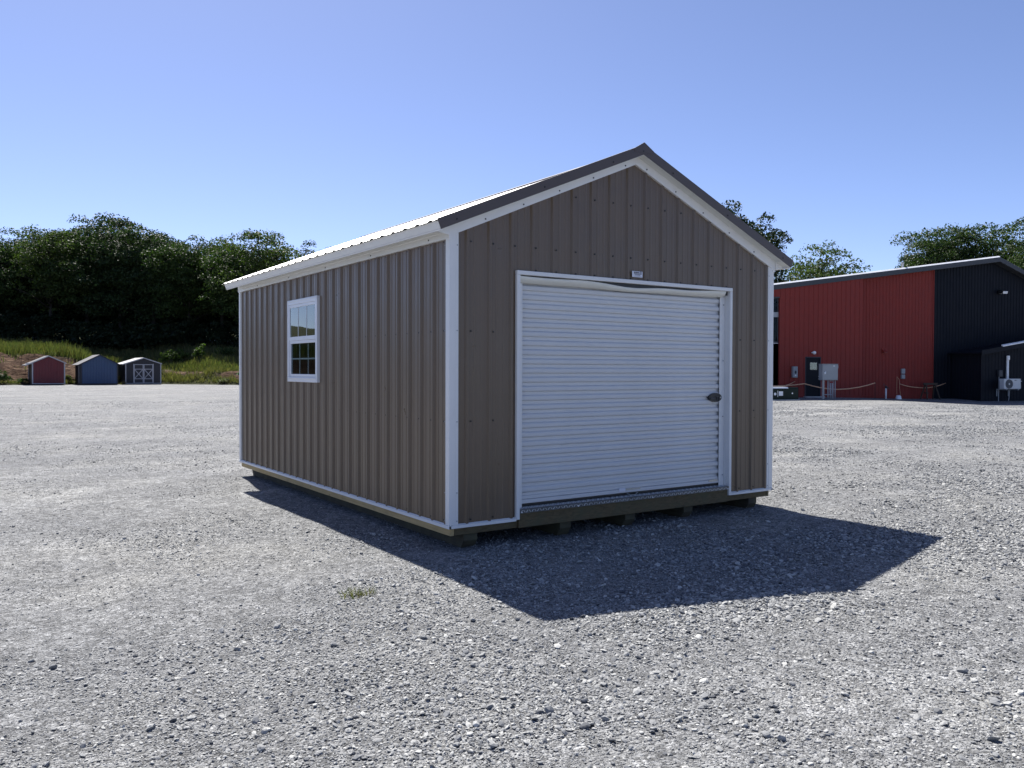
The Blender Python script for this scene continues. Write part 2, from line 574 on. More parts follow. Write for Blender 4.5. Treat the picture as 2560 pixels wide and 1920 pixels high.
# loose stones lying on the yard: one scatter of instanced stones
def stone_protos():
    coll = bpy.data.collections.new("stone_shapes")
    m, nt, b = new_mat('stone')
    oi = node(nt, "ShaderNodeObjectInfo")
    r = ramp(nt, [(0.0, (0.070, 0.075, 0.085)), (0.10, (0.150, 0.156, 0.165)), (0.45, (0.235, 0.240, 0.242)), (0.82, (0.325, 0.328, 0.322)), (1.0, (0.47, 0.47, 0.45))])
    nt.links.new(oi.outputs['Random'], r.inputs[0])
    n1 = node(nt, "ShaderNodeTexNoise", i_Scale=2.2, i_Detail=4.0)
    nt.links.new(coords(nt), n1.inputs['Vector'])
    r1 = ramp(nt, [(0.3, 0.82), (0.7, 1.14)])
    nt.links.new(n1.outputs[0], r1.inputs[0])
    nt.links.new(mix(nt, 'MULTIPLY', 1.0, r.outputs[0], r1.outputs[0]), b.inputs['Base Color'])
    b.inputs['Roughness'].default_value = 0.85
    b.inputs['Specular IOR Level'].default_value = 0.3
    import bmesh
    for k in range(9):
        bm = bmesh.new()
        bmesh.ops.create_icosphere(bm, subdivisions=1 if k < 6 else 2, radius=1.0)
        rr = np.random.default_rng(100 + k)
        ax = np.array([1.0, rr.uniform(0.6, 0.95), rr.uniform(0.38, 0.7)])
        dirs = rr.normal(size=(7, 3))
        dirs /= np.linalg.norm(dirs, axis=1)[:, None]
        lim = rr.uniform(0.55, 0.95, 7)
        for v in bm.verts:
            p = np.array(v.co)
            p *= rr.uniform(0.86, 1.12)
            for d, l in zip(dirs, lim):
                t = p @ d
                if t > l:
                    p = p - d * (t - l)
            v.co = p * ax
        me = bpy.data.meshes.new("stone_shape")
        bm.to_mesh(me)
        bm.free()
        me.materials.append(m)
        o = bpy.data.objects.new("stone_shape", me)
        coll.objects.link(o)
    return coll


def scatter(name, pts, rot, scl, idx, coll, kindlabel):
    me = bpy.data.meshes.new(name)
    me.vertices.add(len(pts))
    me.vertices.foreach_set("co", np.asarray(pts, np.float32).ravel())
    for nm, ty, arr in (("rot", 'FLOAT_VECTOR', rot), ("scl", 'FLOAT_VECTOR', scl)):
        a = me.attributes.new(nm, ty, 'POINT')
        a.data.foreach_set("vector", np.asarray(arr, np.float32).ravel())
    a = me.attributes.new("pick", 'INT', 'POINT')
    a.data.foreach_set("value", np.asarray(idx, np.int32))
    o = bpy.data.objects.new(name, me)
    C.objects.link(o)
    ng = bpy.data.node_groups.new(name, 'GeometryNodeTree')
    ng.interface.new_socket("Geometry", in_out='INPUT', socket_type='NodeSocketGeometry')
    ng.interface.new_socket("Geometry", in_out='OUTPUT', socket_type='NodeSocketGeometry')
    gi = ng.nodes.new("NodeGroupInput")
    go = ng.nodes.new("NodeGroupOutput")
    ci = ng.nodes.new("GeometryNodeCollectionInfo")
    ci.inputs['Collection'].default_value = coll
    ci.inputs['Separate Children'].default_value = True
    ci.inputs['Reset Children'].default_value = True
    ip = ng.nodes.new("GeometryNodeInstanceOnPoints")
    ip.inputs['Pick Instance'].default_value = True

    def attr(nm, ty):
        n = ng.nodes.new("GeometryNodeInputNamedAttribute")
        n.data_type = ty
        n.inputs[0].default_value = nm
        return n.outputs[0]
    ng.links.new(gi.outputs[0], ip.inputs['Points'])
    ng.links.new(ci.outputs[0], ip.inputs['Instance'])
    ng.links.new(attr("pick", 'INT'), ip.inputs['Instance Index'])
    ng.links.new(attr("rot", 'FLOAT_VECTOR'), ip.inputs['Rotation'])
    ng.links.new(attr("scl", 'FLOAT_VECTOR'), ip.inputs['Scale'])
    ng.links.new(ip.outputs[0], go.inputs[0])
    md = o.modifiers.new("scatter", 'NODES')
    md.node_group = ng
    tag(o, kindlabel, kind='stuff')
    return o


def scatter_gravel():
    N = 1500000
    # polar sampling about the viewpoint with a density that thins out with distance
    d = 2.2 + (42 - 2.2) * rng.random(N) ** 1.9
    a = yaw + rng.uniform(-0.78, 0.78, N)
    x = CAM.x + d * np.sin(a)
    y = CAM.y + d * np.cos(a)
    pd = 1.0 / (1.9 * (42 - 2.2) ** (1 / 1.9)) * (d - 2.2 + 1e-3) ** (1 / 1.9 - 1)   # sampling pdf of d
    want = 5200.0 * np.minimum(1, (4.8 / d) ** 2.1)
    patch = noise2(x * 0.5, y * 0.5, 11) * 0.6 + noise2(x * 1.6, y * 1.6, 12) * 0.4
    side = ss(-0.35, 0.35, a - yaw)
    want = want * (0.5 + 1.0 * ss(0.30, 0.75, patch) * (0.6 + 0.8 * side))
    want = want * (1 - 0.7 * track(x, y))
    acc = want * d * 1.56 / (N * pd)
    keep = rng.random(N) < acc
    keep &= ~((x > -0.05) & (x < 4.25) & (y > -0.02) & (y < 6.2) & (rng.random(N) < 0.7))
    x, y, d, patch, side = x[keep], y[keep], d[keep], patch[keep], side[keep]
    n = len(x)
    r = 0.0040 * np.exp(rng.normal(0, 0.45, n)) * (0.8 + 0.45 * ss(0.35, 0.75, patch)) * (0.85 + 0.55 * side) * (1 + 0.035 * d)
    big = rng.random(n) < 0.010 + 0.016 * side
    r[big] *= rng.uniform(1.7, 2.9, big.sum())
    r = np.clip(r, 0.003, 0.026)
    z = ground_z(x, y) + r * rng.uniform(0.05, 0.4, n)
    rot = np.stack([rng.normal(0, 0.35, n), rng.normal(0, 0.35, n), rng.uniform(0, 6.283, n)], 1)
    scl = np.stack([r * rng.uniform(0.85, 1.3, n), r * rng.uniform(0.8, 1.15, n), r * rng.uniform(0.5, 1.0, n)], 1)
    print("stones", n)
    scatter('loose_gravel', np.stack([x, y, z], 1), rot, scl, rng.integers(0, 9, n), stone_protos(),
            'loose grey crushed stone lying over the yard')


scatter_gravel()


# ------------------------------------------------------------------ setting: bank behind the small sheds
def edge(x):
    x = np.asarray(x, float)
    return 79.5 - 1.4 * np.clip(x - 13, 0, 6) - 0.4 * np.clip(x - 19, 0, 40) + 0.5 * (noise2(x * 0.4, x * 0, 5) - 0.5)


def bank_z(x, y):
    x = np.asarray(x, float)
    y = np.asarray(y, float)
    d = y - edge(x)
    hl = np.interp(d, [-3, 0, 1.5, 3.5, 6.5, 12, 22, 60, 200], [-0.4, -0.02, 0.30, 1.5, 2.75, 3.3, 4.2, 7.5, 16])
    hr = np.interp(d, [-3, 0, 1.6, 3.2, 5.5, 12, 22, 60, 200], [-0.4, -0.02, 0.45, 1.15, 1.30, 2.4, 3.8, 7.5, 16])
    k = ss(5, 11, x)
    z = hl * (1 - k) + hr * k
    rough = ss(0.3, 2.5, d)
    dirt_l = (1 - ss(4.5, 7.5, x)) * ss(0.8, 2, d) * (1 - ss(6, 7.5, d))
    lump = noise2(x * 0.9 + 0.6 * y, y * 1.4, 6) - 0.5
    z = z + rough * (0.35 * (noise2(x * 0.35, y * 0.35, 7) - 0.5) + 0.16 * (noise2(x * 1.2, y * 1.2, 8) - 0.5)) + dirt_l * 0.75 * lump
    return z


def bank_mat():
    m, nt, b = new_mat('bank_soil')
    at = node(nt, "ShaderNodeAttribute", attribute_name="clay")
    co = coords(nt)
    n1 = node(nt, "ShaderNodeTexNoise", i_Scale=1.6, i_Detail=8.0, i_Roughness=0.7)
    nt.links.new(co, n1.inputs['Vector'])
    cf = node(nt, "ShaderNodeTexNoise", i_Scale=1.0, i_Detail=5.0, i_Roughness=0.65, i_Distortion=0.8)
    mpf = node(nt, "ShaderNodeMapping")
    mpf.inputs['Rotation'].default_value = (0.0, 0.75, 0.35)
    mpf.inputs['Scale'].default_value = (0.9, 1.2, 3.2)
    nt.links.new(nt.nodes.new("ShaderNodeTexCoord").outputs['Object'], mpf.inputs[0])
    nt.links.new(mpf.outputs[0], cf.inputs['Vector'])
    clay = ramp(nt, [(0.36, (0.020, 0.011, 0.008)), (0.47, (0.070, 0.040, 0.026)), (0.60, (0.105, 0.064, 0.041)), (0.72, (0.185, 0.128, 0.086))])
    nt.links.new(cf.outputs[0], clay.inputs[0])
    turf = ramp(nt, [(0.3, (0.020, 0.026, 0.010)), (0.55, (0.042, 0.046, 0.018)), (0.78, (0.090, 0.076, 0.034))])
    nt.links.new(n1.outputs[0], turf.inputs[0])
    nt.links.new(mix(nt, 'MIX', at.outputs['Fac'], turf.outputs[0], clay.outputs[0]), b.inputs['Base Color'])
    b.inputs['Roughness'].default_value = 0.95
    b.inputs['Specular IOR Level'].default_value = 0.1
    bp = node(nt, "ShaderNodeBump", i_Strength=1.0, i_Distance=0.6)
    nt.links.new(cf.outputs[0], bp.inputs['Height'])
    nt.links.new(bp.outputs[0], b.inputs['Normal'])
    return m


def clay_amount(x, y):
    d = y - edge(x)
    nz = noise2(x * 0.8, y * 0.8, 21) * 0.6 + noise2(x * 2.3, y * 2.3, 22) * 0.4
    left = (1 - ss(6.5, 8.0, x)) * ss(0.9, 1.6, d) * (1 - ss(5.8, 7.2, d)) * ss(0.12, 0.3, nz)
    right = ss(13.3, 15.0, x) * (1 - ss(22, 26, x)) * ss(1.2, 2.4, d + 0.35 * (x - 18)) * (1 - ss(4.0, 5.4, d)) * ss(0.25, 0.5, nz)
    return np.clip(left + right, 0, 1)


bx = np.unique(np.concatenate([np.arange(-150, -12, 4.0), np.arange(-12, 32, 0.45), np.arange(32, 150, 4.0)]))
by_ = np.arange(0, 1, 0.01)
bd = np.unique(np.round(np.concatenate([np.arange(-3, 14, 0.35), np.arange(14, 40, 1.2), np.arange(40, 220, 10)]), 3))
BX, BD = np.meshgrid(bx, bd)
BY = edge(BX) + BD
BZ = bank_z(BX, BY)
nxb = len(bx)
ii = (np.arange(nxb - 1)[None, :] + nxb * np.arange(len(bd) - 1)[:, None]).ravel()
bme = bpy.data.meshes.new('bank_terrain')
bme.from_pydata(np.stack([BX.ravel(), BY.ravel(), BZ.ravel()], 1).tolist(), [], np.stack([ii, ii + 1, ii + 1 + nxb, ii + nxb], 1).tolist())
ca = bme.attributes.new("clay", 'FLOAT', 'POINT')
ca.data.foreach_set("value", clay_amount(BX.ravel(), BY.ravel()).astype(np.float32))
bme.materials.append(bank_mat())
bme.polygons.foreach_set("use_smooth", [True] * len(bme.polygons))
bank = bpy.data.objects.new('bank_terrain', bme)
C.objects.link(bank)
tag(bank, kind='structure')


def quads_mesh(name, P0, P1, P2, P3, mats, mi=None, parent=None):
    n = len(P0)
    V = np.stack([P0, P1, P2, P3], 1).reshape(-1, 3).astype(np.float32)
    me = bpy.data.meshes.new(name)
    me.vertices.add(4 * n)
    me.vertices.foreach_set("co", V.ravel())
    me.loops.add(4 * n)
    me.loops.foreach_set("vertex_index", np.arange(4 * n, dtype=np.int32))
    me.polygons.add(n)
    me.polygons.foreach_set("loop_start", np.arange(0, 4 * n, 4, dtype=np.int32))
    for m in mats:
        me.materials.append(m)
    if mi is not None:
        me.polygons.foreach_set("material_index", np.asarray(mi, np.int32))
    me.update(calc_edges=True)
    me.validate()
    o = bpy.data.objects.new(name, me)
    C.objects.link(o)
    o.parent = parent
    return o


def blades(x, y, z, h, w, lean, mi, mats, name):
    n = len(x)
    a = rng.uniform(0, 6.283, n)
    dx, dy = np.cos(a) * w, np.sin(a) * w
    la = rng.uniform(0, 6.283, n)
    lx, ly = np.cos(la) * lean * h, np.sin(la) * lean * h
    P0 = np.stack([x - dx, y - dy, z], 1)
    P1 = np.stack([x + dx, y + dy, z], 1)
    P2 = np.stack([x + lx + dx * 0.25, y + ly + dy * 0.25, z + h], 1)
    P3 = np.stack([x + lx - dx * 0.25, y + ly - dy * 0.25, z + h], 1)
    return quads_mesh(name, P0, P1, P2, P3, mats, mi)


# grass growing on the bank
n = 90000
gx = np.concatenate([rng.uniform(-8, 32, n), rng.uniform(-70, -8, 15000)])
gd = np.concatenate([rng.uniform(0.05, 1, n) ** 1.25 * 24, rng.uniform(0.1, 22, 15000)])
gy = edge(gx) + gd
cl = clay_amount(gx, gy)
tuft = noise2(gx * 1.3, gy * 1.3, 31)
keep = rng.random(len(gx)) > cl * 1.02 + 0.5 * (tuft < 0.32)
gx, gy, gd, tuft = gx[keep], gy[keep], gd[keep], tuft[keep]
topedge = (1 - ss(7, 9, gx)) * ss(5.6, 6.4, gd) * (1 - ss(7.8, 9, gd))
gh = (0.12 + 0.35 * tuft + 0.55 * topedge * tuft) * rng.uniform(0.6, 1.5, len(gx)) * (1 + 0.5 * ss(5, 9, gd))
dry = np.where(gx > 9, 1 - ss(3.5, 6, gd), 0.25 * (1 - ss(2, 4, gd)))
mi = (rng.random(len(gx)) < 0.30 + 0.5 * dry).astype(int)
g = blades(gx, gy, bank_z(gx, gy) - 0.02, gh, rng.uniform(0.015, 0.045, len(gx)), rng.uniform(0.05, 0.5, len(gx)), mi, [M['grass_g'], M['grass_y']], 'bank_grass')
tag(g, 'rough green and straw coloured grass covering the bank behind the sheds', kind='stuff')


# ------------------------------------------------------------------ trees
def crown_arrays(seed, Rx, Rz, zc, clumps, per, leaf, hollow=0.45, cut=-0.75, cr=(0.9, 1.5), droop=0.0, wild=0.3):
    r = np.random.default_rng(seed)
    u = r.normal(size=(clumps * 3, 3))
    u /= np.linalg.norm(u, axis=1)[:, None]
    u = u[u[:, 2] > cut][:clumps]
    rad = hollow + (1 - hollow) * r.random(len(u)) ** 0.6
    lob = 0.85 + wild * np.sin(3 * np.arctan2(u[:, 1], u[:, 0]) + r.uniform(0, 6)) * (0.4 + 0.6 * r.random(len(u)))
    cc = u * rad[:, None] * np.array([Rx, Rx, Rz]) * lob[:, None] + np.array([0, 0, zc])
    k = len(cc)
    crr = r.uniform(cr[0], cr[1], k)
    npc = np.maximum(8, (per * (crr / np.mean(crr)) ** 2)).astype(int)
    own = np.repeat(np.arange(k), npc)
    n = len(own)
    v = r.normal(size=(n, 3))
    v /= np.linalg.norm(v, axis=1)[:, None]
    v[:, 2] = np.where(v[:, 2] < -0.35, -v[:, 2] * 0.5, v[:, 2])
    p = cc[own] + v * (crr[own] * (0.35 + 0.65 * r.random(n) ** 0.45))[:, None] * np.array([1, 1, 0.72])
    p[:, 2] -= droop * r.random(n)
    nrm = v * 0.7 + r.normal(size=(n, 3)) * 0.75 + np.array([0, 0, 0.35])
    nrm /= np.linalg.norm(nrm, axis=1)[:, None]
    t = np.cross(nrm, r.normal(size=(n, 3)))
    t /= np.linalg.norm(t, axis=1)[:, None] + 1e-9
    b = np.cross(nrm, t)
    s = leaf * r.uniform(0.6, 1.35, n)
    L, W = s[:, None] * t, (s * r.uniform(0.45, 0.75, n))[:, None] * b
    return p - L, p - W, p + L, p + W, cc


def tree_parts(root, seed, H, Rx, Rz, zc, mat, clumps=80, per=70, leaf=0.2, trunk_r=0.22, limbs=7, **kw):
    P0, P1, P2, P3, cc = crown_arrays(seed, Rx, Rz, zc, clumps, per, leaf, **kw)
    crown = quads_mesh('crown', P0, P1, P2, P3, [mat], parent=root)
    r = np.random.default_rng(seed + 50)
    mb = MB()
    top = zc + Rz * 0.55
    pts = [(0.12 * math.sin(i * 1.7 + seed) * i / 4, 0.12 * math.cos(i * 1.3 + seed) * i / 4, -0.3 + (top + 0.3) * i / 6) for i in range(7)]
    mb.tube(pts, trunk_r, 8, taper=[trunk_r * (1.25 if i == 0 else 1 - 0.13 * i) for i in range(7)])
    for i in r.permutation(len(cc))[:limbs * 2]:
        c = cc[i]
        z0 = max(H * 0.16, min(c[2] - 0.6 * math.hypot(c[0], c[1]), top * 0.9))
        f = z0 / top
        st = Vector((pts[3][0] * f, pts[3][1] * f, z0))
        e = Vector(c)
        md = st.lerp(e, 0.5) + Vector((0, 0, 0.35))
        mb.tube([st, md, e], 0.05, 5, taper=[trunk_r * 0.42, trunk_r * 0.24, 0.025])
    trunk = mb.build('trunk', M['bark'], root, smooth=True)
    return crown, trunk


PROTO = {}


def plant_tree(name, x, y, top, proto, rz, label, group=None, sx=1.0):
    """Copies of a tree kind share their mesh data; each is a thing of its own with its own crown and trunk."""
    zb = float(bank_z(x, y)) if y > 60 else 0.0
    H0, build = proto
    o = thing(name, (x, y, zb), rz, label, 'tree', group)
    key = id(build)
    if key not in PROTO:
        PROTO[key] = build(o)
    else:
        for ch in PROTO[key]:
            copy_of(ch, o)
    crown = [c for c in o.children if c.name.startswith('crown')][0]
    zz = np.empty(len(crown.data.vertices) * 3, np.float32)
    crown.data.vertices.foreach_get('co', zz)
    sc = (top - zb) / float(np.percentile(zz[2::3], 99.7))
    o.scale = (sc * sx, sc * sx, sc)
    return o


KA = (14.0, lambda o: tree_parts(o, 11, 14, 4.2, 5.6, 8.0, M['leaf_dark'], clumps=180, per=150, leaf=0.125, cut=-1.0, hollow=0.22))
KB = (14.0, lambda o: tree_parts(o, 12, 14, 4.6, 5.2, 8.3, M['leaf_mid'], clumps=185, per=150, leaf=0.125, cut=-1.0, hollow=0.22))
KC = (14.0, lambda o: tree_parts(o, 13, 14, 3.7, 6.0, 7.7, M['leaf_dark'], clumps=185, per=145, leaf=0.12, cut=-1.0, hollow=0.22))
KD = (14.0, lambda o: tree_parts(o, 14, 14, 4.0, 5.2, 8.4, M['leaf_light'], clumps=110, per=110, leaf=0.12, hollow=0.3, cut=-1.0))

wood_trees = [
    (-0.6, 113.1, 17.6, KA, 'large dark broadleaf tree at the left end of the wooded hillside'),
    (2.5, 108.6, 17.4, KB, 'round green tree on the hillside straight above the clay slope left of the red shed'),
    (4.9, 113.1, 18.0, KC, 'slim dark tree set back on the hillside above the red shed'),
    (6.5, 104.7, 17.6, KD, 'paler green tree at the front of the wood between red and blue sheds'),
    (9.1, 111.4, 19.1, KA, 'dark tree set back on the hillside above the blue shed'),
    (10.4, 105.7, 19.1, KB, 'tall rounded tree directly above the blue shed'),
    (13.2, 111.1, 20.4, KC, 'tallest tree at the crest of the wood'),
    (13.6, 102.3, 18.9, KA, 'broad dark tree above the grey shed just right of the crest'),
    (16.1, 105.4, 18.9, KB, 'rounded tree on the right shoulder of the wooded crest'),
    (16.5, 97.9, 17.4, KC, 'dark tree at the edge of the wood above the shrubs right of the grey shed'),
    (18.9, 99.9, 17.4, KA, 'dark broad tree halfway between grey shed and garage roof'),
    (19.6, 94.6, 16.4, KB, 'dark green tree over the orange dirt patch'),
    (23.6, 101.6, 17.1, KC, 'small rounded tree top showing behind the dip in the tree line'),
    (23.4, 94.5, 16.6, KD, 'light green tree to the left of the tall pale one beside the garage eave'),
    (24.3, 89.0, 16.1, KB, 'leafy tree partly hidden behind the garage left eave'),
    (25.7, 85.7, 16.8, KD, 'tall pale green tree standing out beside the garage left eave'),
    (40.4, 107.2, 18.9, KA, 'distant tree top peeking over the garage roof'),
]
for i, (x, y, top, k, lab) in enumerate(wood_trees):
    plant_tree('broadleaf_tree', x, y, top, k, i * 1.37, lab, 'trees on the wooded hillside', sx=1.08)

# the wood behind and beneath that first rank, one mass
bulk = []
for i in range(51):
    x = -6 + 34 * (i % 17) / 16 + rng.uniform(-1.2, 1.2)
    y = (107 - 0.62 * max(0, x - 4)) + (3.5, 9, 15)[i // 17] + rng.uniform(-1.5, 2.0)
    k = crown_arrays(300 + i % 4, 3.6, 5.4, 6.0, 75, 60, 0.24, hollow=0.15, cut=-1.0)
    ca_, sa_ = math.cos(i), math.sin(i)
    Rm = np.array([[ca_, -sa_, 0], [sa_, ca_, 0], [0, 0, 1]])
    off = np.array([x, y, float(bank_z(x, y)) - 0.5])
    bulk.append([p @ Rm.T + off for p in k[:4]])
for i in range(46):   # undergrowth along the edge of the wood
    x = -8 + 38 * i / 45 + rng.uniform(-0.5, 0.5)
    y = (103 - 0.66 * max(0, x - 4)) + rng.uniform(-1.5, 2.5)
    k = crown_arrays(400 + i % 4, 1.9, 2.2, 1.4, 16, 50, 0.17, hollow=0.1, cut=-0.6, cr=(0.5, 0.9))
    off = np.array([x, y, float(bank_z(x, y))])
    bulk.append([p + off for p in k[:4]])
Q = [np.concatenate([b_[j] for b_ in bulk]) for j in range(4)]
wood = quads_mesh('woodland', *Q, [M['leaf_deep']])
tag(wood, 'dark mass of woodland and undergrowth on the hillside behind the small sheds', kind='stuff')

RA = (13.0, lambda o: tree_parts(o, 21, 13, 3.3, 4.8, 8.0, M['leaf_deep2'], clumps=190, per=150, leaf=0.10, cr=(0.6, 1.05), hollow=0.2, cut=-1.0, wild=0.2))
RB = (12.0, lambda o: tree_parts(o, 27, 12, 4.0, 3.0, 8.6, M['leaf_light'], clumps=150, per=46, leaf=0.10, cr=(0.5, 1.0), hollow=0.2, wild=0.15, trunk_r=0.15, limbs=14))
RC = (15.0, lambda o: tree_parts(o, 23, 15, 3.7, 4.6, 10.2, M['leaf_mid'], clumps=85, per=190, leaf=0.10, cr=(0.8, 1.4), limbs=10))
RD = (15.0, lambda o: tree_parts(o, 24, 15, 3.3, 4.8, 10.0, M['leaf_mid'], clumps=80, per=190, leaf=0.10, cr=(0.8, 1.35), limbs=10))
plant_tree('broadleaf_tree', 45.6, 36.0, 13.6, RA, 0.4, 'dark dense tree rising behind the right slope of the garage roof')
plant_tree('locust_tree', 55.6, 36.2, 11.8, RB, 1.0, 'airy feathery tree with sky showing through above the red wall')
plant_tree('broadleaf_tree', 73.4, 36.5, 14.7, RC, 2.0, 'leftmost leafy tree above the black part of the workshop roof')
plant_tree('broadleaf_tree', 71.8, 37.8, 12.2, RD, 0.3, 'low leafy tree at the left foot of the clump behind the workshop roof', sx=0.8)
plant_tree('broadleaf_tree', 76.2, 36.0, 15.1, RD, 4.0, 'middle leafy tree of the clump above the workshop ridge')
plant_tree('broadleaf_tree', 78.0, 33.2, 15.4, RC, 5.1, 'tallest leafy tree of the clump above the workshop ridge')
plant_tree('broadleaf_tree', 77.0, 28.6, 13.6, RD, 1.7, 'leafy tree cut off by the right edge of the picture')

# small bare tree
bt = MB()
bt.tube([(0, 0, -0.2), (0.05, 0, 3), (0.0, 0.05, 6.4)], 0.06, 6, taper=[0.09, 0.06, 0.03])
for a_, z0_, l_ in ((0.3, 5.2, 3.4), (2.6, 5.6, 3.0), (1.4, 6.2, 3.2), (4.2, 5.9, 2.6), (5.3, 6.3, 2.8), (3.4, 6.4, 2.4)):
    d_ = Vector((math.cos(a_) * 0.55, math.sin(a_) * 0.55, 1)).normalized()
    s_ = Vector((0.02, 0.02, z0_))
    bt.tube([s_, s_ + d_ * l_ * 0.5, s_ + d_ * l_ + Vector((0, 0, 0.1))], 0.02, 5, taper=[0.035, 0.022, 0.008])
    for q_ in (0.45, 0.7):
        e_ = s_ + d_ * l_ * q_
        d2 = (d_ + Vector((math.sin(a_ * 3 + q_), math.cos(a_ * 2), 0.2)) * 0.6).normalized()
        bt.tube([e_, e_ + d2 * l_ * 0.35], 0.01, 4, taper=[0.018, 0.006])
bare = thing('bare_tree', (57.2, 33.0, 0), 0.3, 'small leafless tree poking up above the red wall', 'tree')
bt.build('trunk', M['bark'], bare, smooth=True)
bare.scale = (1, 1, 1.0)


# weeds and shrubs
def weed(x, y, hgt, rad, mat, label, leaves=260, leaf=0.08, name='weed_clump', cat='plant'):
    zb = float(bank_z(x, y)) if y > 60 else 0
    o = thing(name, (x, y, zb), 0, label, cat)
    P0, P1, P2, P3, cc = crown_arrays(int(abs(x * 37 + y * 11)), rad, hgt * 0.5, hgt * 0.45, 14, leaves // 14, leaf, hollow=0.2, cut=-0.6, cr=(rad * 0.25, rad * 0.5))
    quads_mesh('foliage', P0, P1, P2, P3, [mat], parent=o)
    mb = MB()
    for c in cc[:9]:
        mb.tube([(0, 0, -0.1), (c[0] * 0.5, c[1] * 0.5, c[2] * 0.5), tuple(c)], 0.012, 4, taper=[0.02, 0.014, 0.006])
    mb.build('stem', M['bark'], o)
    return o


weed(0.6, 79.7, 1.1, 1.1, M['leaf_mid'], 'dark green bush at the foot of the clay slope, left edge', leaves=900)
weed(2.0, 79.8, 0.8, 0.5, M['weed'], 'upright light green weed against the left side of the red shed', leaves=350)
weed(5.75, 80.2, 0.9, 0.45, M['grass_g'], 'low weed in the gap between red and blue sheds', leaves=300)
weed(15.4, 84.6, 1.9, 1.0, M['weed'], 'bright green shrub nearest the grey shed', leaves=900, leaf=0.1)
weed(16.7, 85.0, 1.6, 0.9, M['weed'], 'bright green shrub in the middle of the row above the orange dirt', leaves=800, leaf=0.1)
weed(18.2, 83.6, 1.9, 0.8, M['weed'], 'tall bright green shrub at the right of the row above the orange dirt', leaves=800, leaf=0.1)
weed(20.6, 82.8, 1.5, 1.2, M['leaf_mid'], 'dull brownish green weeds above the orange dirt near the garage corner', leaves=700)
weed(19.3, 72.2, 1.0, 0.55, M['weed'], 'large-leaved weed at the gravel edge beside the garage corner', leaves=260, leaf=0.13)
weed(17.9, 73.2, 0.5, 0.8, M['grass_g'], 'low green tuft at the foot of the orange dirt', leaves=400)
weed(9.9, 77.2, 0.7, 0.4, M['grass_y'], 'dry weed growing between the blue and grey sheds', leaves=120, leaf=0.05)

# grass tuft growing through the gravel
n = 150
ta = rng.uniform(0, 6.283, n)
tr_ = rng.random(n) ** 0.7
tx, ty = -1.21 + np.cos(ta) * tr_ * 0.13, -0.88 + np.sin(ta) * tr_ * 0.09
gt = blades(tx, ty, ground_z(tx, ty), rng.uniform(0.02, 0.075, n), rng.uniform(0.0012, 0.0026, n), rng.uniform(0.2, 1.1, n),
            (rng.random(n) < 0.5).astype(int), [M['grass_g'], M['grass_y']], 'grass_tuft')
gt.name = 'grass_tuft'
tag(gt, 'small yellow green grass tuft growing through the gravel left of the shadow', 'grass')


# ------------------------------------------------------------------ ribbed sheet builder
def rib_points(u0, u1, first, pitch, prof, extra=()):
    """Breakpoints (u, h) of a ribbed profile between u0 and u1; prof: (offset, height) over one pitch."""
    us = {}
    k0 = int(math.floor((u0 - first) / pitch)) - 1
    k1 = int(math.ceil((u1 - first) / pitch)) + 1
    seq = []
    for k in range(k0, k1 + 1):
        for o, h in prof:
            seq.append((first + k * pitch + o, h))
    seq.sort()
    xs_ = np.array([s[0] for s in seq])
    hs_ = np.array([s[1] for s in seq])
    for u in [s[0] for s in seq if u0 < s[0] < u1] + [u0, u1] + [e for e in extra if u0 < e < u1]:
        us[round(u, 5)] = float(np.interp(u, xs_, hs_))
    return sorted(us.items())


AG = [(-0.024, 0), (-0.010, 0.019), (0.010, 0.019), (0.024, 0), (0.062, 0), (0.067, 0.004), (0.085, 0.004), (0.090, 0),
      (0.138, 0), (0.143, 0.004), (0.161, 0.004), (0.166, 0)]
ROOFP = [(-0.05, 0), (-0.012, 0.013), (0.012, 0.013), (0.05, 0), (0.070, 0), (0.076, 0.003), (0.090, 0.003), (0.096, 0), (0.134, 0), (0.140, 0.003), (0.154, 0.003), (0.160, 0)]
RPAN = [(-0.05, 0), (-0.02, 0.03), (0.02, 0.03), (0.05, 0)]
BOARD = [(-0.012, 0.0), (-0.006, 0.016), (0.006, 0.016), (0.012, 0.0)]


def ribbed_wall(root, mat, u0, u1, first, pitch, prof, spans, to3, per=4, extra=(), name='wall_panel'):
    """Wall of separate ribbed sheets; spans(u) -> [(z0, z1), ...] as functions of the column; to3(u, h, z)."""
    cuts = [u0]
    k = math.ceil((u0 + 0.12 - first) / pitch)
    while first + k * pitch < u1 - 0.12:
        if k % per == 0:
            cuts.append(first + k * pitch)
        k += 1
    cuts.append(u1)
    outs = []
    for a, b in zip(cuts[:-1], cuts[1:]):
        mb = MB()
        pts = rib_points(a, b, first, pitch, prof, extra)
        for (ua, ha), (ub, hb) in zip(pts[:-1], pts[1:]):
            for zf0, zf1 in spans(0.5 * (ua + ub)):
                z00, z01, z10, z11 = zf0(ua), zf0(ub), zf1(ua), zf1(ub)
                if z10 - z00 < 1e-4 and z11 - z01 < 1e-4:
                    continue
                mb.add([to3(ua, ha, z00), to3(ub, hb, z01), to3(ub, hb, z11), to3(ua, ha, z10)], [(0, 1, 2, 3)])
        outs.append(mb.build(name, mat, root))
    return outs


K = lambda v: (lambda u: v)

# ------------------------------------------------------------------ the garage
GW, GL, ZB = 4.1796, 6.10, 0.18
HW = GW / 2
SL = 0.4167
gar = thing('portable_garage', (0, 0, ZB), 0, 'large taupe metal portable garage with white trim and closed white roll-up door', 'garage')


def frieze_z(x):   # lower edge of the white band under the gable overhang
    return 2.469 + 0.4245 * (x if x < HW else GW - x)


def fas_lo(x):
    return 2.497 + SL * ((x if x < HW else GW - x) + 0.147)


def fas_hi(x):
    return 2.577 + SL * ((x if x < HW else GW - x) + 0.18)


OV = 0.121
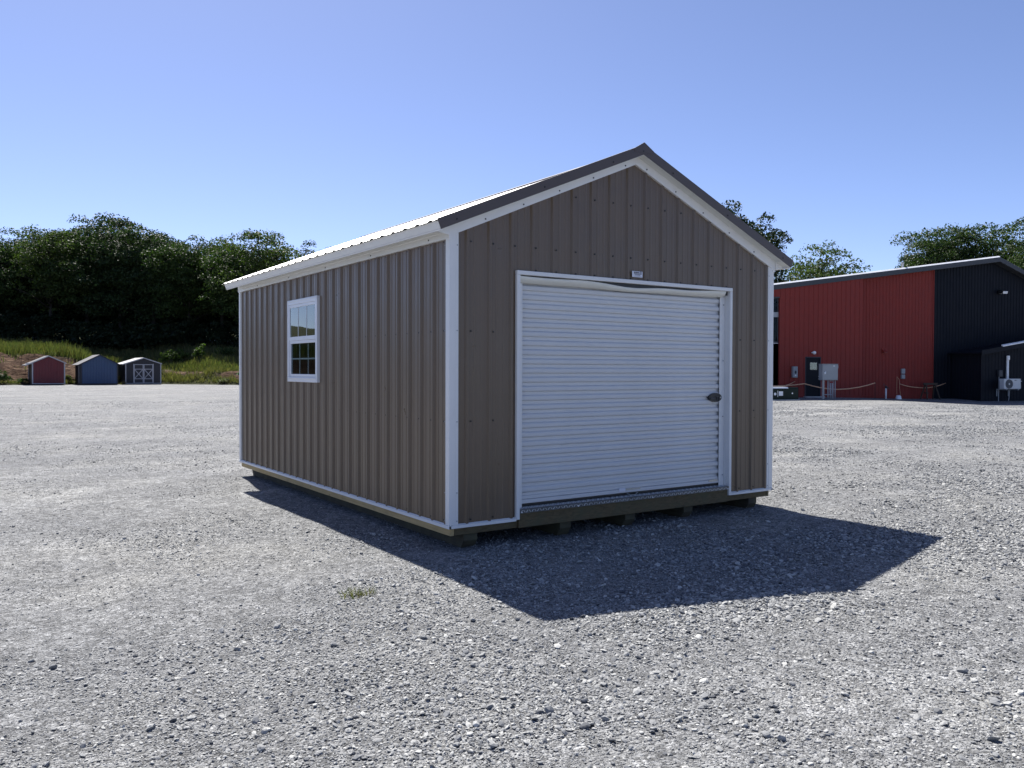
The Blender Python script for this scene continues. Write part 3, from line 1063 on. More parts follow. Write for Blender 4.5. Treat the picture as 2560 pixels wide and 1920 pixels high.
# timber base
for x0, x1 in ((0.17, 0.31), (1.215, 1.345), (2.025, 2.155), (2.835, 2.965), (3.845, 3.975)):
    mb = MB()
    mb.prism([(0.05, -0.070), (0.05, -0.13), (0.11, -0.215), (GL - 0.11, -0.215), (GL - 0.05, -0.13), (GL - 0.05, -0.070)], 'x', x0, x1)
    mb.build('skid', M['skid_wood'], gar)
MB().bevel_box(0.026, 0.064, 0.026, 2.35, -0.068, 0.070, 0.003).build('rim_joist', M['lumber'], gar)
MB().bevel_box(0.0255, 0.0635, 2.353, GL - 0.026, -0.0685, 0.0695, 0.003).build('rim_joist', M['lumber'], gar)
MB().bevel_box(GW - 0.064, GW - 0.026, 0.026, GL - 0.026, -0.068, 0.070, 0.003).build('rim_joist', M['old_lumber'], gar)
MB().bevel_box(0.066, 2.6, 0.029, 0.066, -0.067, 0.071, 0.003).build('rim_joist', M['old_lumber'], gar)
MB().bevel_box(2.603, GW - 0.066, 0.0295, 0.0665, -0.0665, 0.0705, 0.003).build('rim_joist', M['old_lumber'], gar)
MB().bevel_box(0.066, GW - 0.066, GL - 0.066, GL - 0.029, -0.067, 0.071, 0.003).build('rim_joist', M['old_lumber'], gar)
MB().bevel_box(0.7165, 3.4495, 0.003, 0.0275, -0.066, 0.092, 0.003).build('sill_board', M['old_lumber'], gar)
MB().box(0.05, GW - 0.05, 0.045, GL - 0.05, 0.071, 0.092).build('floor_deck', M['old_lumber'], gar)

# walls: each steel sheet a part
DX0, DX1, DZ1 = 0.700, 3.468, 2.208
gspan = lambda u: [(K(DZ1), lambda v: frieze_z(v) + 0.03)] if DX0 < u < DX1 else [(K(0.028), lambda v: frieze_z(v) + 0.03)]
ribbed_wall(gar, M['taupe'], 0.03, GW - 0.03, 0.182, 0.2286, AG, gspan, lambda u, h, z: (u, 0.022 - h, z), extra=(DX0, DX1, HW))
WY0, WY1, WZ0, WZ1 = 3.02, 3.96, 1.215, 2.165
sspan = lambda u: [(K(0.028), K(WZ0)), (K(WZ1), K(2.50))] if WY0 < u < WY1 else [(K(0.028), K(2.50))]
ribbed_wall(gar, M['taupe'], 0.03, GL - 0.03, 0.312, 0.2286, AG, sspan, lambda u, h, z: (0.022 - h, u, z), extra=(WY0, WY1))
ribbed_wall(gar, M['taupe'], 0.03, GL - 0.03, 0.312, 0.2286, AG, lambda u: [(K(0.028), K(2.50))], lambda u, h, z: (GW - 0.022 + h, u, z))
ribbed_wall(gar, M['taupe'], 0.03, GW - 0.03, 0.182, 0.2286, AG, lambda u: [(K(0.028), lambda v: frieze_z(v) + 0.03)],
            lambda u, h, z: (u, GL - 0.022 + h, z), extra=(HW,))

# screws
mb = MB()
for k in range(17):
    x = 0.222 + 0.2286 * k
    for z in (0.059, 0.905, 1.678, 2.445, 2.955):
        if DX0 - 0.05 < x < DX1 + 0.05 and z < 2.3:
            continue
        if z > frieze_z(x) - 0.05:
            continue
        mb.cyl((x, 0.023, z), 0.0085, -0.008, 'y', 6)
    if DX0 < x < DX1:
        mb.cyl((x, 0.023, 2.243), 0.0085, -0.008, 'y', 6)
tag(mb.build('gable_screws', M['screw'], gar), kind='stuff')
mb = MB()
for k in range(26):
    y = 0.124 + 0.2286 * k
    for z in (0.059, 0.905, 1.678, 2.432):
        if WY0 - 0.04 < y < WY1 + 0.04 and WZ0 - 0.05 < z < WZ1 + 0.05:
            continue
        mb.cyl((0.023, y, z), 0.0085, -0.008, 'x', 6)
tag(mb.build('side_screws', M['screw'], gar), kind='stuff')

# corner trim
prof = [(0.004, 0.092), (0.004, 0.068), (0.0, 0.064), (0.0, 0.0), (0.060, 0.0), (0.064, 0.004), (0.090, 0.004), (0.090, 0.021), (0.021, 0.021), (0.021, 0.092)]
for fx, fy in ((0, 0), (1, 0), (0, 1), (1, 1)):
    p2 = [((GW - u if fx else u), (GL - v if fy else v)) for u, v in prof]
    ct = MB().prism(p2, 'z', 0.031, 2.505).build('corner_trim', M['white_trim'], gar)
    fix_normals(ct)
mb = MB()
for z in (0.06, 0.30, 0.905, 1.678, 2.40):
    for x in (0.077, GW - 0.077):
        mb.cyl((x, 0.005, z), 0.006, -0.004, 'y', 6)
    mb.cyl((0.005, 0.082, z), 0.006, -0.004, 'x', 6)
tag(mb.build('trim_screws', M['grey_box'], gar), kind='stuff')

# base rail
rail = [(-0.006, 0.0), (-0.006, 0.023), (0.016, 0.034), (0.018, 0.0)]
MB().prism([(d, z) for d, z in rail], 'x', 0.0, 0.684).build('base_rail', M['white_trim'], gar)
MB().prism([(d, z) for d, z in rail], 'x', 3.484, GW).build('base_rail', M['white_trim'], gar)
MB().prism([(d - 0.001, z - 0.0005) for d, z in rail], 'y', -0.006, 3.05).build('base_rail', M['white_trim'], gar)
MB().prism([(d - 0.0005, z) for d, z in rail], 'y', 3.047, GL + 0.006).build('base_rail', M['white_trim'], gar)
MB().prism([(GW - d + 0.001, z) for d, z in rail], 'y', -0.006, GL + 0.006).build('base_rail', M['white_trim'], gar)
MB().prism([(GL - d, z) for d, z in rail], 'x', 0.0, GW).build('base_rail', M['white_trim'], gar)


# rakes: mirrored pairs of sloping members
def slope_member(name, mat, xa, xb, lo, hi, y0, y1, xb_hi=None, xa_hi=None):
    """Member between xa (eave) and xb (ridge); lo/hi give its lower and upper edges; built on both slopes."""
    for side in (0, 1):
        def X(x):
            return GW - x if side else x
        xah = xa if xa_hi is None else xa_hi
        P = [(X(xa), y0, lo(xa)), (X(xb), y0, lo(xb)), (X(xb), y1, lo(xb)), (X(xa), y1, lo(xa)),
             (X(xah), y0, hi(xah)), (X(xb), y0, hi(xb)), (X(xb), y1, hi(xb)), (X(xah), y1, hi(xah))]
        o = MB().hexa(P).build(name, mat, gar)
        fix_normals(o)


lo_l = lambda x: 2.497 + SL * (x + 0.147)
hi_l = lambda x: 2.577 + SL * (x + 0.18)
fr_l = lambda x: 2.469 + 0.4245 * x
roof_b = lambda x: hi_l(x) - 0.006 - 0.040 * (x + 0.2) / 2.29
for yA, yB, s in ((-OV, -OV + 0.006, 1), (GL + OV - 0.006, GL + OV, -1)):
    slope_member('rake_fascia', M['taupe_trim'], -0.147, HW, lo_l, hi_l if s > 0 else roof_b, yA, yB, xa_hi=-0.180)
    yi = yB if s > 0 else yA
    if s > 0:
        slope_member('rake_flange', M['taupe_trim'], -0.178, HW, lambda x: hi_l(x) - 0.0005, lambda x: hi_l(x) + 0.004, *sorted((yA if s > 0 else yB, (yA + 0.05) if s > 0 else (yB - 0.05))))
        pk = MB().prism([(HW - 0.13, hi_l(HW - 0.13) + 0.003), (HW, hi_l(HW) + 0.024), (HW + 0.13, hi_l(HW - 0.13) + 0.003), (HW + 0.12, hi_l(HW) - 0.08), (HW - 0.12, hi_l(HW) - 0.08)], 'y', *((yA - 0.004, yA - 0.0005) if s > 0 else (yB + 0.0005, yB + 0.004))).build('peak_cover', M['taupe_trim'], gar)
        fix_normals(pk)
    slope_member('soffit_edge', M['white_soffit'], -0.135, HW, lambda x: lo_l(x) - 0.004, lambda x: lo_l(x) + 0.016,
                 *sorted((yi + 0.001 * s, yi + 0.020 * s)))
    ywall = 0.0 if s > 0 else GL
    slope_member('soffit', M['white_soffit'], -0.130, HW, lambda x: lo_l(x) + 0.012, lambda x: lo_l(x) + 0.020,
                 *sorted((yi + 0.021 * s, ywall + 0.01 * s)))
    slope_member('rake_trim', M['white_trim'], -0.012, HW, fr_l, lambda x: lo_l(x) + 0.011, *sorted((ywall - 0.008 * s, ywall + 0.020 * s)))
mb = MB()
for x in (0.35, 0.75, 1.15, 1.55, 1.95):
    for xx in (x, GW - x):
        mb.cyl((xx, -0.008, frieze_z(xx) + 0.028), 0.007, -0.006, 'y', 6)
for x in (0.0, 0.9, 1.7):
    for xx in (x, GW - x):
        mb.cyl((xx, -OV, fas_lo(xx) + 0.035), 0.007, -0.006, 'y', 6)
mb.cyl((HW - 0.01, -OV, 3.46), 0.007, -0.006, 'y', 6)
tag(mb.build('rake_screws', M['screw'], gar), kind='stuff')

# eave sides
for side in (0, 1):
    X = (lambda x: GW - x) if side else (lambda x: x)
    y0, y1 = -OV + 0.008, GL + OV - 0.008
    o = MB().prism([(X(-0.176), 2.564), (X(-0.150), 2.503), (X(-0.128), 2.510), (X(-0.154), 2.572)], 'y', y0, y1).build('eave_fascia', M['white_trim'], gar)
    fix_normals(o)
    o = MB().prism([(X(-0.151), 2.501), (X(-0.147), 2.488), (X(-0.124), 2.492), (X(-0.127), 2.509)], 'y', y0 + 0.004, y1 - 0.004).build('drip_edge', M['white_trim'], gar)
    fix_normals(o)
    o = MB().prism([(X(-0.126), 2.508), (X(0.0), 2.560), (X(0.0), 2.568), (X(-0.126), 2.516)], 'y', y0 + 0.01, y1 - 0.01).build('soffit', M['white_soffit'], gar)
    fix_normals(o)
    o = MB().prism([(X(-0.009), 2.448), (X(-0.009), 2.500), (X(-0.014), 2.504), (X(-0.014), 2.552), (X(0.019), 2.560), (X(0.019), 2.448)], 'y', -0.006, GL + 0.006).build('frieze_trim', M['white_trim'], gar)
    fix_normals(o)
mb = MB()
for y in (0.35, 1.55, 2.75, 3.95, 5.2):
    mb.cyl((-0.009, y, 2.474), 0.007, -0.005, 'x', 6)
tag(mb.build('eave_screws', M['screw'], gar), kind='stuff')
# little end boxes closing the eave return at the corners
for side in (0, 1):
    X = (lambda x: GW - x) if side else (lambda x: x)
    o = MB().prism([(X(-0.146), 2.494), (X(-0.010), 2.474), (X(-0.010), 2.560), (X(-0.150), 2.512)], 'y', -0.020, -0.014).build('return_plate', M['white_trim'], gar)
    fix_normals(o)

# roof sheets and ridge cap
for side in (0, 1):
    X = (lambda x: GW - x) if side else (lambda x: x)
    for j in range(7):
        a = -OV + 0.004 + j * 0.9052
        b = min(a + 0.9052 + 0.001, GL + OV - 0.004)
        mb = MB()
        pts = rib_points(a, b, -OV + 0.09, 0.2286, ROOFP)
        for (ua, ha), (ub, hb) in zip(pts[:-1], pts[1:]):
            P = []
            for x in (-0.205, HW):
                base = hi_l(x) - 0.006 - 0.040 * (x + 0.2) / 2.29
                P.append((X(x - SL * 0), ua, base + ha))
                P.append((X(x), ub, base + hb))
            mb.add(P, [(0, 2, 3, 1)] if not side else [(0, 1, 3, 2)])
        mb.build('roof_panel', M['roof'], gar)
top = hi_l(HW) - 0.046 + 0.030
cap = []
for dx, dz in ((-0.150, -0.150 * SL), (-0.030, -0.030 * SL), (0, 0), (0.030, -0.030 * SL), (0.150, -0.150 * SL)):
    cap.append((HW + dx, top + dz))
cap2 = cap + [(HW + 0.152, cap[-1][1] - 0.018)] + [(x, z - 0.006) for x, z in reversed(cap)] + [(HW - 0.152, cap[0][1] - 0.026)]
o = MB().prism(cap2, 'y', -OV + 0.008, GL + OV - 0.008).build('ridge_cap', M['taupe_trim'], gar)
fix_normals(o)

# door surround
MB().bevel_box(0.680, 0.716, -0.016, 0.020, 0.012, 2.192, 0.003).build('door_trim', M['white_trim'], gar)
MB().bevel_box(3.450, 3.487, -0.016, 0.020, 0.002, 2.192, 0.003).build('door_trim', M['white_trim'], gar)
MB().bevel_box(0.680, 3.487, -0.017, 0.020, 2.1925, 2.229, 0.003).build('door_trim', M['white_trim'], gar)
MB().box(0.711, 0.716, 0.0205, 0.110, 0.093, 2.19).build('door_jamb', M['white_trim'], gar)
MB().box(3.450, 3.455, 0.0205, 0.110, 0.093, 2.19).build('door_jamb', M['white_trim'], gar)
MB().box(0.716, 3.450, 0.0205, 0.110, 2.1925, 2.198).build('door_jamb', M['white_trim'], gar)
for x0, x1 in ((0.717, 0.790), (3.372, 3.449)):
    MB().bevel_box(x0, x1, 0.060, 0.066, 0.094, 2.165, 0.002).build('door_guide', M['white_trim'], gar)
mb = MB()
for z in (0.22, 0.85, 1.45, 2.05):
    mb.cyl((3.425, 0.0605, z), 0.007, -0.006, 'y', 6)
tag(mb.build('guide_screws', M['grey_box'], gar), kind='stuff')

# roll-up door: sheet behind, corrugations in front, bottom bar, latch
door = MB().box(0.722, 3.444, 0.104, 0.110, 0.14, 2.26).build('roll_up_door', M['door_white'], gar)
tag(door, 'closed white corrugated roll-up door')
PT = 0.0832
cor = [(0.0, 0.094), (0.026, 0.094), (0.034, 0.076), (0.043, 0.073), (0.066, 0.073), (0.074, 0.078), (PT, 0.094)]
mb = MB()
for (z0, y0), (z1, y1) in zip(cor[:-1], cor[1:]):
    mb.add([(0.735, y0, z0), (3.384, y0, z0), (3.384, y1, z1), (0.735, y1, z1)], [(0, 1, 2, 3)])
s0 = mb.build('slat', M['door_white'], door)
s0.location = (0, 0, 0.205)
for k in range(1, 24):
    copy_of(s0, door, (0, 0, 0.205 + k * PT))
bar = MB().bevel_box(0.735, 3.384, 0.066, 0.096, 0.136, 0.172, 0.003).build('bottom_bar', M['door_white'], door)
MB().box(0.735, 3.384, 0.076, 0.092, 0.176, 0.206).build('bottom_strip', M['door_white'], door)
MB().box(0.74, 3.38, 0.074, 0.092, 0.115, 0.136).build('bottom_seal', M['black'], door)
MB().bevel_box(1.955, 2.035, 0.0615, 0.066, 0.150, 0.184, 0.001).build('bar_label', M['sticker'], door)
MB().bevel_box(2.045, 2.240, 0.062, 0.066, 0.160, 0.178, 0.001).build('bar_bracket', M['galv'], door)
MB().bevel_box(3.22, 3.37, 0.062, 0.066, 0.156, 0.176, 0.001).build('bar_bracket', M['galv'], door)
MB().tube([(2.05, 0.055, 0.128), (2.09, 0.04, 0.112), (2.15, 0.04, 0.112), (2.19, 0.055, 0.130)], 0.004, 6).build('pull_handle', M['grey_box'], door)
# latch: a rounded teardrop plate with its slide bar and keyways
lat = []
for k in range(28):
    t = 2 * math.pi * k / 28
    r_ = 1 - 0.13 * math.cos(t) ** 2
    lat.append((3.300 + 0.100 * math.cos(t), 1.056 + (0.049 if math.cos(t) > -0.3 else 0.049 * (1 - 0.55 * (abs(math.cos(t)) - 0.3))) * math.sin(t)))
lt = MB().prism(lat, 'y', 0.050, 0.073).build('latch', M['black'], door)
fix_normals(lt)
mb = MB()
mb.bevel_box(3.220, 3.292, 0.040, 0.050, 1.040, 1.056, 0.003)
mb.bevel_box(3.300, 3.372, 0.041, 0.050, 1.062, 1.070, 0.002)
mb.bevel_box(3.320, 3.328, 0.041, 0.050, 1.025, 1.060, 0.002)
mb.bevel_box(3.345, 3.353, 0.041, 0.050, 1.022, 1.050, 0.002)
mb.build('latch_slide', M['charcoal'], lt)
mb = MB()
mb.cyl((3.376, 0.050, 1.056), 0.010, -0.006, 'y', 10)
mb.build('keyhole', M['galv'], lt)
# drooping weather strip under the head trim
mb = MB()
N_ = 60
for k in range(N_):
    V = []
    for q in (k, k + 1):
        x = 0.722 + (3.40 - 0.722) * q / N_
        g_ = 0.034 * math.exp(-((x - 2.12) / 0.36) ** 2) + 0.010 * math.exp(-((x - 1.15) / 0.3) ** 2) + 0.014 * math.exp(-((x - 2.75) / 0.35) ** 2) - 0.004 * math.sin(x * 6)
        y_ = -0.002 + 0.012 * math.exp(-((x - 2.12) / 0.4) ** 2)
        V += [(x, y_ + 0.006, 2.188 - g_), (x, y_, 2.178 - g_), (x, y_ + 0.010, 2.160 - g_ * 0.8), (x, 0.0195, 2.146 - g_ * 0.6), (x, 0.055, 2.128 - g_ * 0.35)]
    mb.add(V, [(0, 1, 6, 5), (1, 2, 7, 6), (2, 3, 8, 7), (3, 4, 9, 8)])
mb.build('weather_strip', M['seal'], gar, smooth=True)
MB().box(0.722, 3.444, 0.021, 0.030, 2.150, 2.191).build('head_gap_shade', M['black'], gar)  # black strip painting the shade in the gap above the weather strip
# diamond plate threshold
th = MB().prism([(-0.016, 0.066), (-0.016, 0.1), (-0.010, 0.105), (0.12, 0.105), (0.12, 0.0935), (-0.004, 0.0935), (-0.004, 0.066)], 'x', 0.718, 3.448).build('threshold_plate', M['plate'], gar)
fix_normals(th)
mb = MB()
for k in range(90):
    x = 0.735 + k * 0.0301
    s_ = 1 if k % 2 else -1
    for row in range(3):
        y = 0.010 + row * 0.032
        mb.hexa([(x - 0.011, y - s_ * 0.008 - 0.003, 0.1045), (x - 0.011, y - s_ * 0.008 + 0.003, 0.1045), (x + 0.011, y + s_ * 0.008 + 0.003, 0.1045), (x + 0.011, y + s_ * 0.008 - 0.003, 0.1045),
                 (x - 0.008, y - s_ * 0.006 - 0.001, 0.1075), (x - 0.008, y - s_ * 0.006 + 0.001, 0.1075), (x + 0.008, y + s_ * 0.006 + 0.001, 0.1075), (x + 0.008, y + s_ * 0.006 - 0.001, 0.1075)])
        s_ = -s_
    z = 0.083
    mb.hexa([(x - 0.009, -0.0155, z - s_ * 0.010 - 0.003), (x + 0.009, -0.0155, z + s_ * 0.010 - 0.003), (x + 0.009, -0.0155, z + s_ * 0.010 + 0.003), (x - 0.009, -0.0155, z - s_ * 0.010 + 0.003),
             (x - 0.007, -0.0185, z - s_ * 0.008 - 0.001), (x + 0.007, -0.0185, z + s_ * 0.008 - 0.001), (x + 0.007, -0.0185, z + s_ * 0.008 + 0.001), (x - 0.007, -0.0185, z - s_ * 0.008 + 0.001)])
tag(mb.build('tread_bumps', M['edge_white'], th), kind='stuff')
mb = MB()
for x in (0.735, 1.38, 2.33, 3.43):
    mb.cyl((x, -0.016, 0.076), 0.007, -0.005, 'y', 8)
tag(mb.build('plate_screws', M['edge_white'], th), kind='stuff')

# maker's sticker above the door
stk = MB().bevel_box(2.054, 2.192, -0.0005, 0.0045, 2.259, 2.318, 0.002).build('maker_sticker', M['sticker'], gar)
tag(stk, 'small white rectangular sticker with dark print above the roll-up door')
mb = MB()
yy = -0.0018
x = 2.076
for w_, bits in ((0.010, 5), (0.010, 3), (0.010, 6), (0.004, 1), (0.011, 4), (0.010, 3)):
    mb.box(x, x + w_, yy, -0.0004, 2.299, 2.302)
    mb.box(x, x + 0.003, yy, -0.0004, 2.299, 2.311)
    if bits > 1:
        mb.box(x + w_ - 0.003, x + w_, yy, -0.0004, 2.299, 2.311)
    if bits > 3:
        mb.box(x, x + w_, yy, -0.0004, 2.308, 2.311)
    if bits > 4:
        mb.box(x, x + w_, yy, -0.0004, 2.3035, 2.306)
    x += w_ + 0.003
mb.box(2.076, 2.176, yy, -0.0004, 2.289, 2.294)
# little house mark
mb.hexa([(2.158, yy, 2.294), (2.162, yy, 2.294), (2.162, -0.0004, 2.294), (2.158, -0.0004, 2.294), (2.158, yy, 2.312), (2.162, yy, 2.312), (2.162, -0.0004, 2.312), (2.158, -0.0004, 2.312)])
mb.box(2.172, 2.176, yy, -0.0004, 2.294, 2.312)
mb.prism([(2.155, 2.3115), (2.179, 2.3115), (2.167, 2.3175)], 'y', yy, -0.0004)
mb.build('dark_print', M['ink'], stk)
mb = MB()
mb.box(2.086, 2.160, yy, -0.0004, 2.2775, 2.2825)
mb.box(2.076, 2.172, yy, -0.0004, 2.2665, 2.2685)
mb.box(2.090, 2.148, yy, -0.0004, 2.2855, 2.2865)
mb.build('fine_print', M['ink_grey'], stk)

# side window: vinyl single-hung, upper pane bare, lower pane behind an insect screen
wf = MB()
fy0, fy1, fz0, fz1 = 2.994, 3.988, 1.192, 2.186
for (a, b, c_, d_) in ((fy0, fy0 + 0.045, fz0, fz1), (fy1 - 0.045, fy1, fz0, fz1)):
    wf.bevel_box(-0.016, 0.03, a, b, c_, d_, 0.004)
wf.bevel_box(-0.015, 0.03, fy0 + 0.0455, fy1 - 0.0455, fz1 - 0.060, fz1, 0.004)
wf.bevel_box(-0.015, 0.03, fy0 + 0.0455, fy1 - 0.0455, fz0, fz0 + 0.062, 0.004)
window = wf.build('window', M['vinyl'], gar)
tag(window, 'white framed sash window in the left side wall')
MB().bevel_box(-0.021, -0.0163, fy0 + 0.02, fy1 - 0.02, fz1 - 0.026, fz1 - 0.012, 0.002).build('head_bead', M['vinyl'], window)
MB().bevel_box(-0.023, -0.0163, fy0 + 0.03, fy1 - 0.03, fz0 + 0.038, fz0 + 0.050, 0.002).build('sill', M['vinyl'], window)
us = MB()
us.bevel_box(-0.011, 0.006, fy0 + 0.046, fy0 + 0.074, 1.690, fz1 - 0.061, 0.003)
us.bevel_box(-0.011, 0.006, fy1 - 0.074, fy1 - 0.046, 1.690, fz1 - 0.061, 0.003)
us.bevel_box(-0.0105, 0.006, fy0 + 0.0745, fy1 - 0.0745, fz1 - 0.094, fz1 - 0.061, 0.003)
us.bevel_box(-0.0125, 0.006, fy0 + 0.0745, fy1 - 0.0745, 1.690, 1.738, 0.003)
us.build('upper_sash', M['vinyl'], window)
ls = MB()
ls.bevel_box(-0.004, 0.024, fy0 + 0.047, fy0 + 0.083, fz0 + 0.063, 1.689, 0.003)
ls.bevel_box(-0.004, 0.024, fy1 - 0.083, fy1 - 0.047, fz0 + 0.063, 1.689, 0.003)
ls.bevel_box(-0.003, 0.024, fy0 + 0.0835, fy1 - 0.0835, fz0 + 0.063, fz0 + 0.095, 0.003)
ls.bevel_box(-0.006, 0.024, fy0 + 0.0835, fy1 - 0.0835, 1.655, 1.689, 0.003)
ls.build('lower_sash', M['vinyl'], window)
MB().box(-0.003, 0.001, fy0 + 0.0735, fy1 - 0.0735, 1.737, fz1 - 0.093).build('pane', M['glass'], window)
MB().box(0.008, 0.012, fy0 + 0.082, fy1 - 0.082, fz0 + 0.094, 1.656).build('pane', M['glass_dark'], window)
gl = MB()
wy = fy1 - fy0
for f in (1 / 3, 2 / 3):
    y = fy0 + 0.0745 + (wy - 0.149) * f
    gl.box(-0.0055, -0.0035, y - 0.006, y + 0.006, 1.738, fz1 - 0.094)
    gl.box(0.013, 0.018, y - 0.009, y + 0.009, fz0 + 0.095, 1.655)
gl.box(0.0135, 0.0175, fy0 + 0.084, fy1 - 0.084, 1.462, 1.480)
gl.build('muntins', M['grille'], window)
# black sheet added across the interior to stand in for its darkness
MB().box(0.06, GW - 0.06, GL * 0.5, GL * 0.5 + 0.02, 0.1, 2.5).build('interior_shade_sheet', M['black'], gar)


# ------------------------------------------------------------------ the red and black workshop
B = thing('workshop_building', BP, BROT, 'large metal workshop with barn red and black ribbed walls and low gable roof', 'building')
RS = 0.1382


def roof_z(s):
    return 8.40 - RS * (13.03 - s) if s < 13.03 else 8.40 - 0.39 * (s - 13.03)


BL, BRT, BDEP, RC_ = -9.0, 19.0, 26.0, 0.45
OP0, OP1, OPZ = -6.2, -2.14, 5.52
DR0, DR1, DRZ = -0.47, 0.55, 2.28


def fspan(u):
    topf = lambda v: roof_z(v) - 0.26
    if OP0 < u < OP1:
        return [(K(OPZ), topf)]
    if DR0 < u < DR1:
        return [(K(DRZ), topf)]
    return [(K(-0.05), topf)]


ribbed_wall(B, M['barn_red'], BL, 3.32, 0.05, 0.3048, BOARD, fspan, lambda u, h, z: (u, -h, z), per=3, extra=(OP0, OP1, DR0, DR1))
rspan = lambda u: [(K(-0.3), lambda v: roof_z(v) - 0.10)]
ribbed_wall(B, M['barn_red'], 3.30, 8.65, 0.05, 0.2286, AG, rspan, lambda u, h, z: (u, RC_ - h, z))
ribbed_wall(B, M['wall_black'], 8.65, BRT, 0.05, 0.2286, [(o * 1.5, h * 1.6) for o, h in AG[:4]], rspan, lambda u, h, z: (u, RC_ - h, z), extra=(13.03,))
MB().box(3.305, 3.325, -0.001, RC_ + 0.03, -0.2, roof_z(3.3) - 0.12).build('return_wall', M['barn_red'], B)
MB().bevel_box(8.615, 8.685, RC_ - 0.036, RC_ + 0.01, -0.3, roof_z(8.65) - 0.12, 0.004).build('joint_trim', M['barn_red'], B)
MB().box(BL, BL + 0.05, 0.01, BDEP, -0.1, roof_z(BL) - 0.05).build('end_wall', M['barn_red'], B)
MB().box(BRT - 0.05, BRT, RC_ + 0.05, BDEP, -0.3, roof_z(BRT) - 0.05).build('end_wall', M['wall_black'], B)
MB().prism([(BL, -0.1), (BRT, -0.3), (BRT, roof_z(BRT) - 0.05), (13.03, 8.3), (BL, roof_z(BL) - 0.05)], 'y', BDEP - 0.05, BDEP).build('end_wall', M['charcoal'], B)
MB().box(BL, 3.30, 0.02, BDEP, -0.06, 0.0).build('floor_slab', M['concrete'], B)


def strip(name, mat, s0, s1, dz0, dz1, y0, y1):
    P = []
    for dz in (dz0, dz1):
        P += [(s0, y0, roof_z(s0) + dz), (s1, y0, roof_z(s1) + dz), (s1, y1, roof_z(s1) + dz), (s0, y1, roof_z(s0) + dz)]
    o = MB().hexa(P).build(name, mat, B)
    fix_normals(o)
    return o


strip('roof_slope', M['roof'], BL - 0.2, 13.03, -0.10, -0.005, -0.04, BDEP + 0.2)
strip('roof_slope', M['roof'], 13.03, BRT + 0.2, -0.10, -0.006, -0.04, BDEP + 0.2)
strip('rake_fascia', M['charcoal'], BL - 0.2, 13.03, -0.29, -0.03, -0.075, -0.041)
strip('rake_fascia', M['charcoal'], 13.03, BRT + 0.2, -0.29, -0.03, -0.076, -0.042)
strip('rake_soffit', M['charcoal'], 3.33, 13.03, -0.30, -0.28, -0.040, RC_ - 0.02)
strip('rake_soffit', M['charcoal'], 13.03, BRT, -0.30, -0.28, -0.041, RC_ - 0.021)
# pale roof edge, tipped outwards so that it catches the sun
P = []
for s in (BL - 0.2, 13.0):
    z = roof_z(s)
    P.append([(s, -0.115, z - 0.030), (s, -0.115, z - 0.018), (s, -0.03, z + 0.055), (s, 0.08, z + 0.060), (s, 0.08, z + 0.0), (s, -0.08, z - 0.028)])
V = P[0] + P[1]
F = [tuple(range(6)), tuple(range(11, 5, -1))] + [(i, (i + 1) % 6, 6 + (i + 1) % 6, 6 + i) for i in range(6)]
o = MB().add(V, F).build('roof_edge', M['edge_white'], B)
fix_normals(o)
mb = MB()
mb.cyl((6.21, 0.2, roof_z(6.2) - 0.2), 0.06, 0.50, 'z', 10)
mb.cyl((6.21, 0.2, roof_z(6.2) + 0.30), 0.085, 0.07, 'z', 10)
mb.build('vent_pipe', M['pvc'], B)
MB().bevel_box(BL, 3.318, -0.030, -0.019, -0.05, 0.05, 0.004).build('base_flashing', M['barn_red'], B)

# overhead glazed door, half open
od = MB()
od.bevel_box(OP0, OP1, 0.10, 0.15, 3.03, 3.12, 0.006)
od.bevel_box(OP0, OP1, 0.10, 0.15, OPZ - 0.05, OPZ + 0.05, 0.006)
for s in (OP0, -4.85, -3.5, OP1 - 0.07):
    od.bevel_box(s, s + 0.07, 0.102, 0.148, 3.121, OPZ - 0.051, 0.006)
ovd = od.build('overhead_door', M['charcoal'], B)
MB().bevel_box(OP0, OP1, 0.09, 0.14, 4.46, 4.74, 0.006).build('door_rail', M['grey_box'], ovd)
MB().bevel_box(OP0, OP1, 0.09, 0.12, 3.00, 3.028, 0.004).build('bottom_rail', M['edge_white'], ovd)
for s0_, s1_ in ((OP0 + 0.07, -4.85), (-4.78, -3.5), (-3.43, OP1 - 0.07)):
    for z0_, z1_ in ((3.12, 4.46), (4.74, OPZ - 0.05)):
        MB().box(s0_, s1_, 0.122, 0.128, z0_, z1_).build('pane', M['glass_dark'], ovd)
MB().bevel_box(OP1 - 0.001, OP1 + 0.06, -0.022, 0.10, 0.0, OPZ, 0.004).build('opening_jamb', M['barn_red'], B)
MB().bevel_box(OP0, OP1 - 0.002, -0.021, 0.10, OPZ - 0.002, OPZ + 0.06, 0.004).build('opening_head', M['charcoal'], B)

# entry door
ed = MB().bevel_box(DR0 + 0.06, DR1 - 0.06, 0.02, 0.065, 0.06, DRZ - 0.06, 0.004).build('entry_door', M['wall_black'], B)
fr = MB()
fr.bevel_box(DR0, DR0 + 0.058, -0.020, 0.08, 0.0, DRZ, 0.004)
fr.bevel_box(DR1 - 0.058, DR1, -0.020, 0.08, 0.0, DRZ, 0.004)
fr.bevel_box(DR0 + 0.059, DR1 - 0.059, -0.019, 0.08, DRZ - 0.058, DRZ, 0.004)
fr.build('door_frame', M['navy'], ed)
MB().bevel_box(-0.17, 0.33, 0.008, 0.019, 1.52, 1.98, 0.004).build('lite_frame', M['navy'], ed)
MB().box(-0.14, 0.30, 0.003, 0.0075, 1.55, 1.95).build('pane', M['glass'], ed)
mb = MB()
mb.cyl((0.42, 0.02, 1.03), 0.03, -0.05, 'y', 10)
mb.cyl((0.42, 0.02, 1.16), 0.02, -0.02, 'y', 10)
mb.build('door_knob', M['galv'], ed)
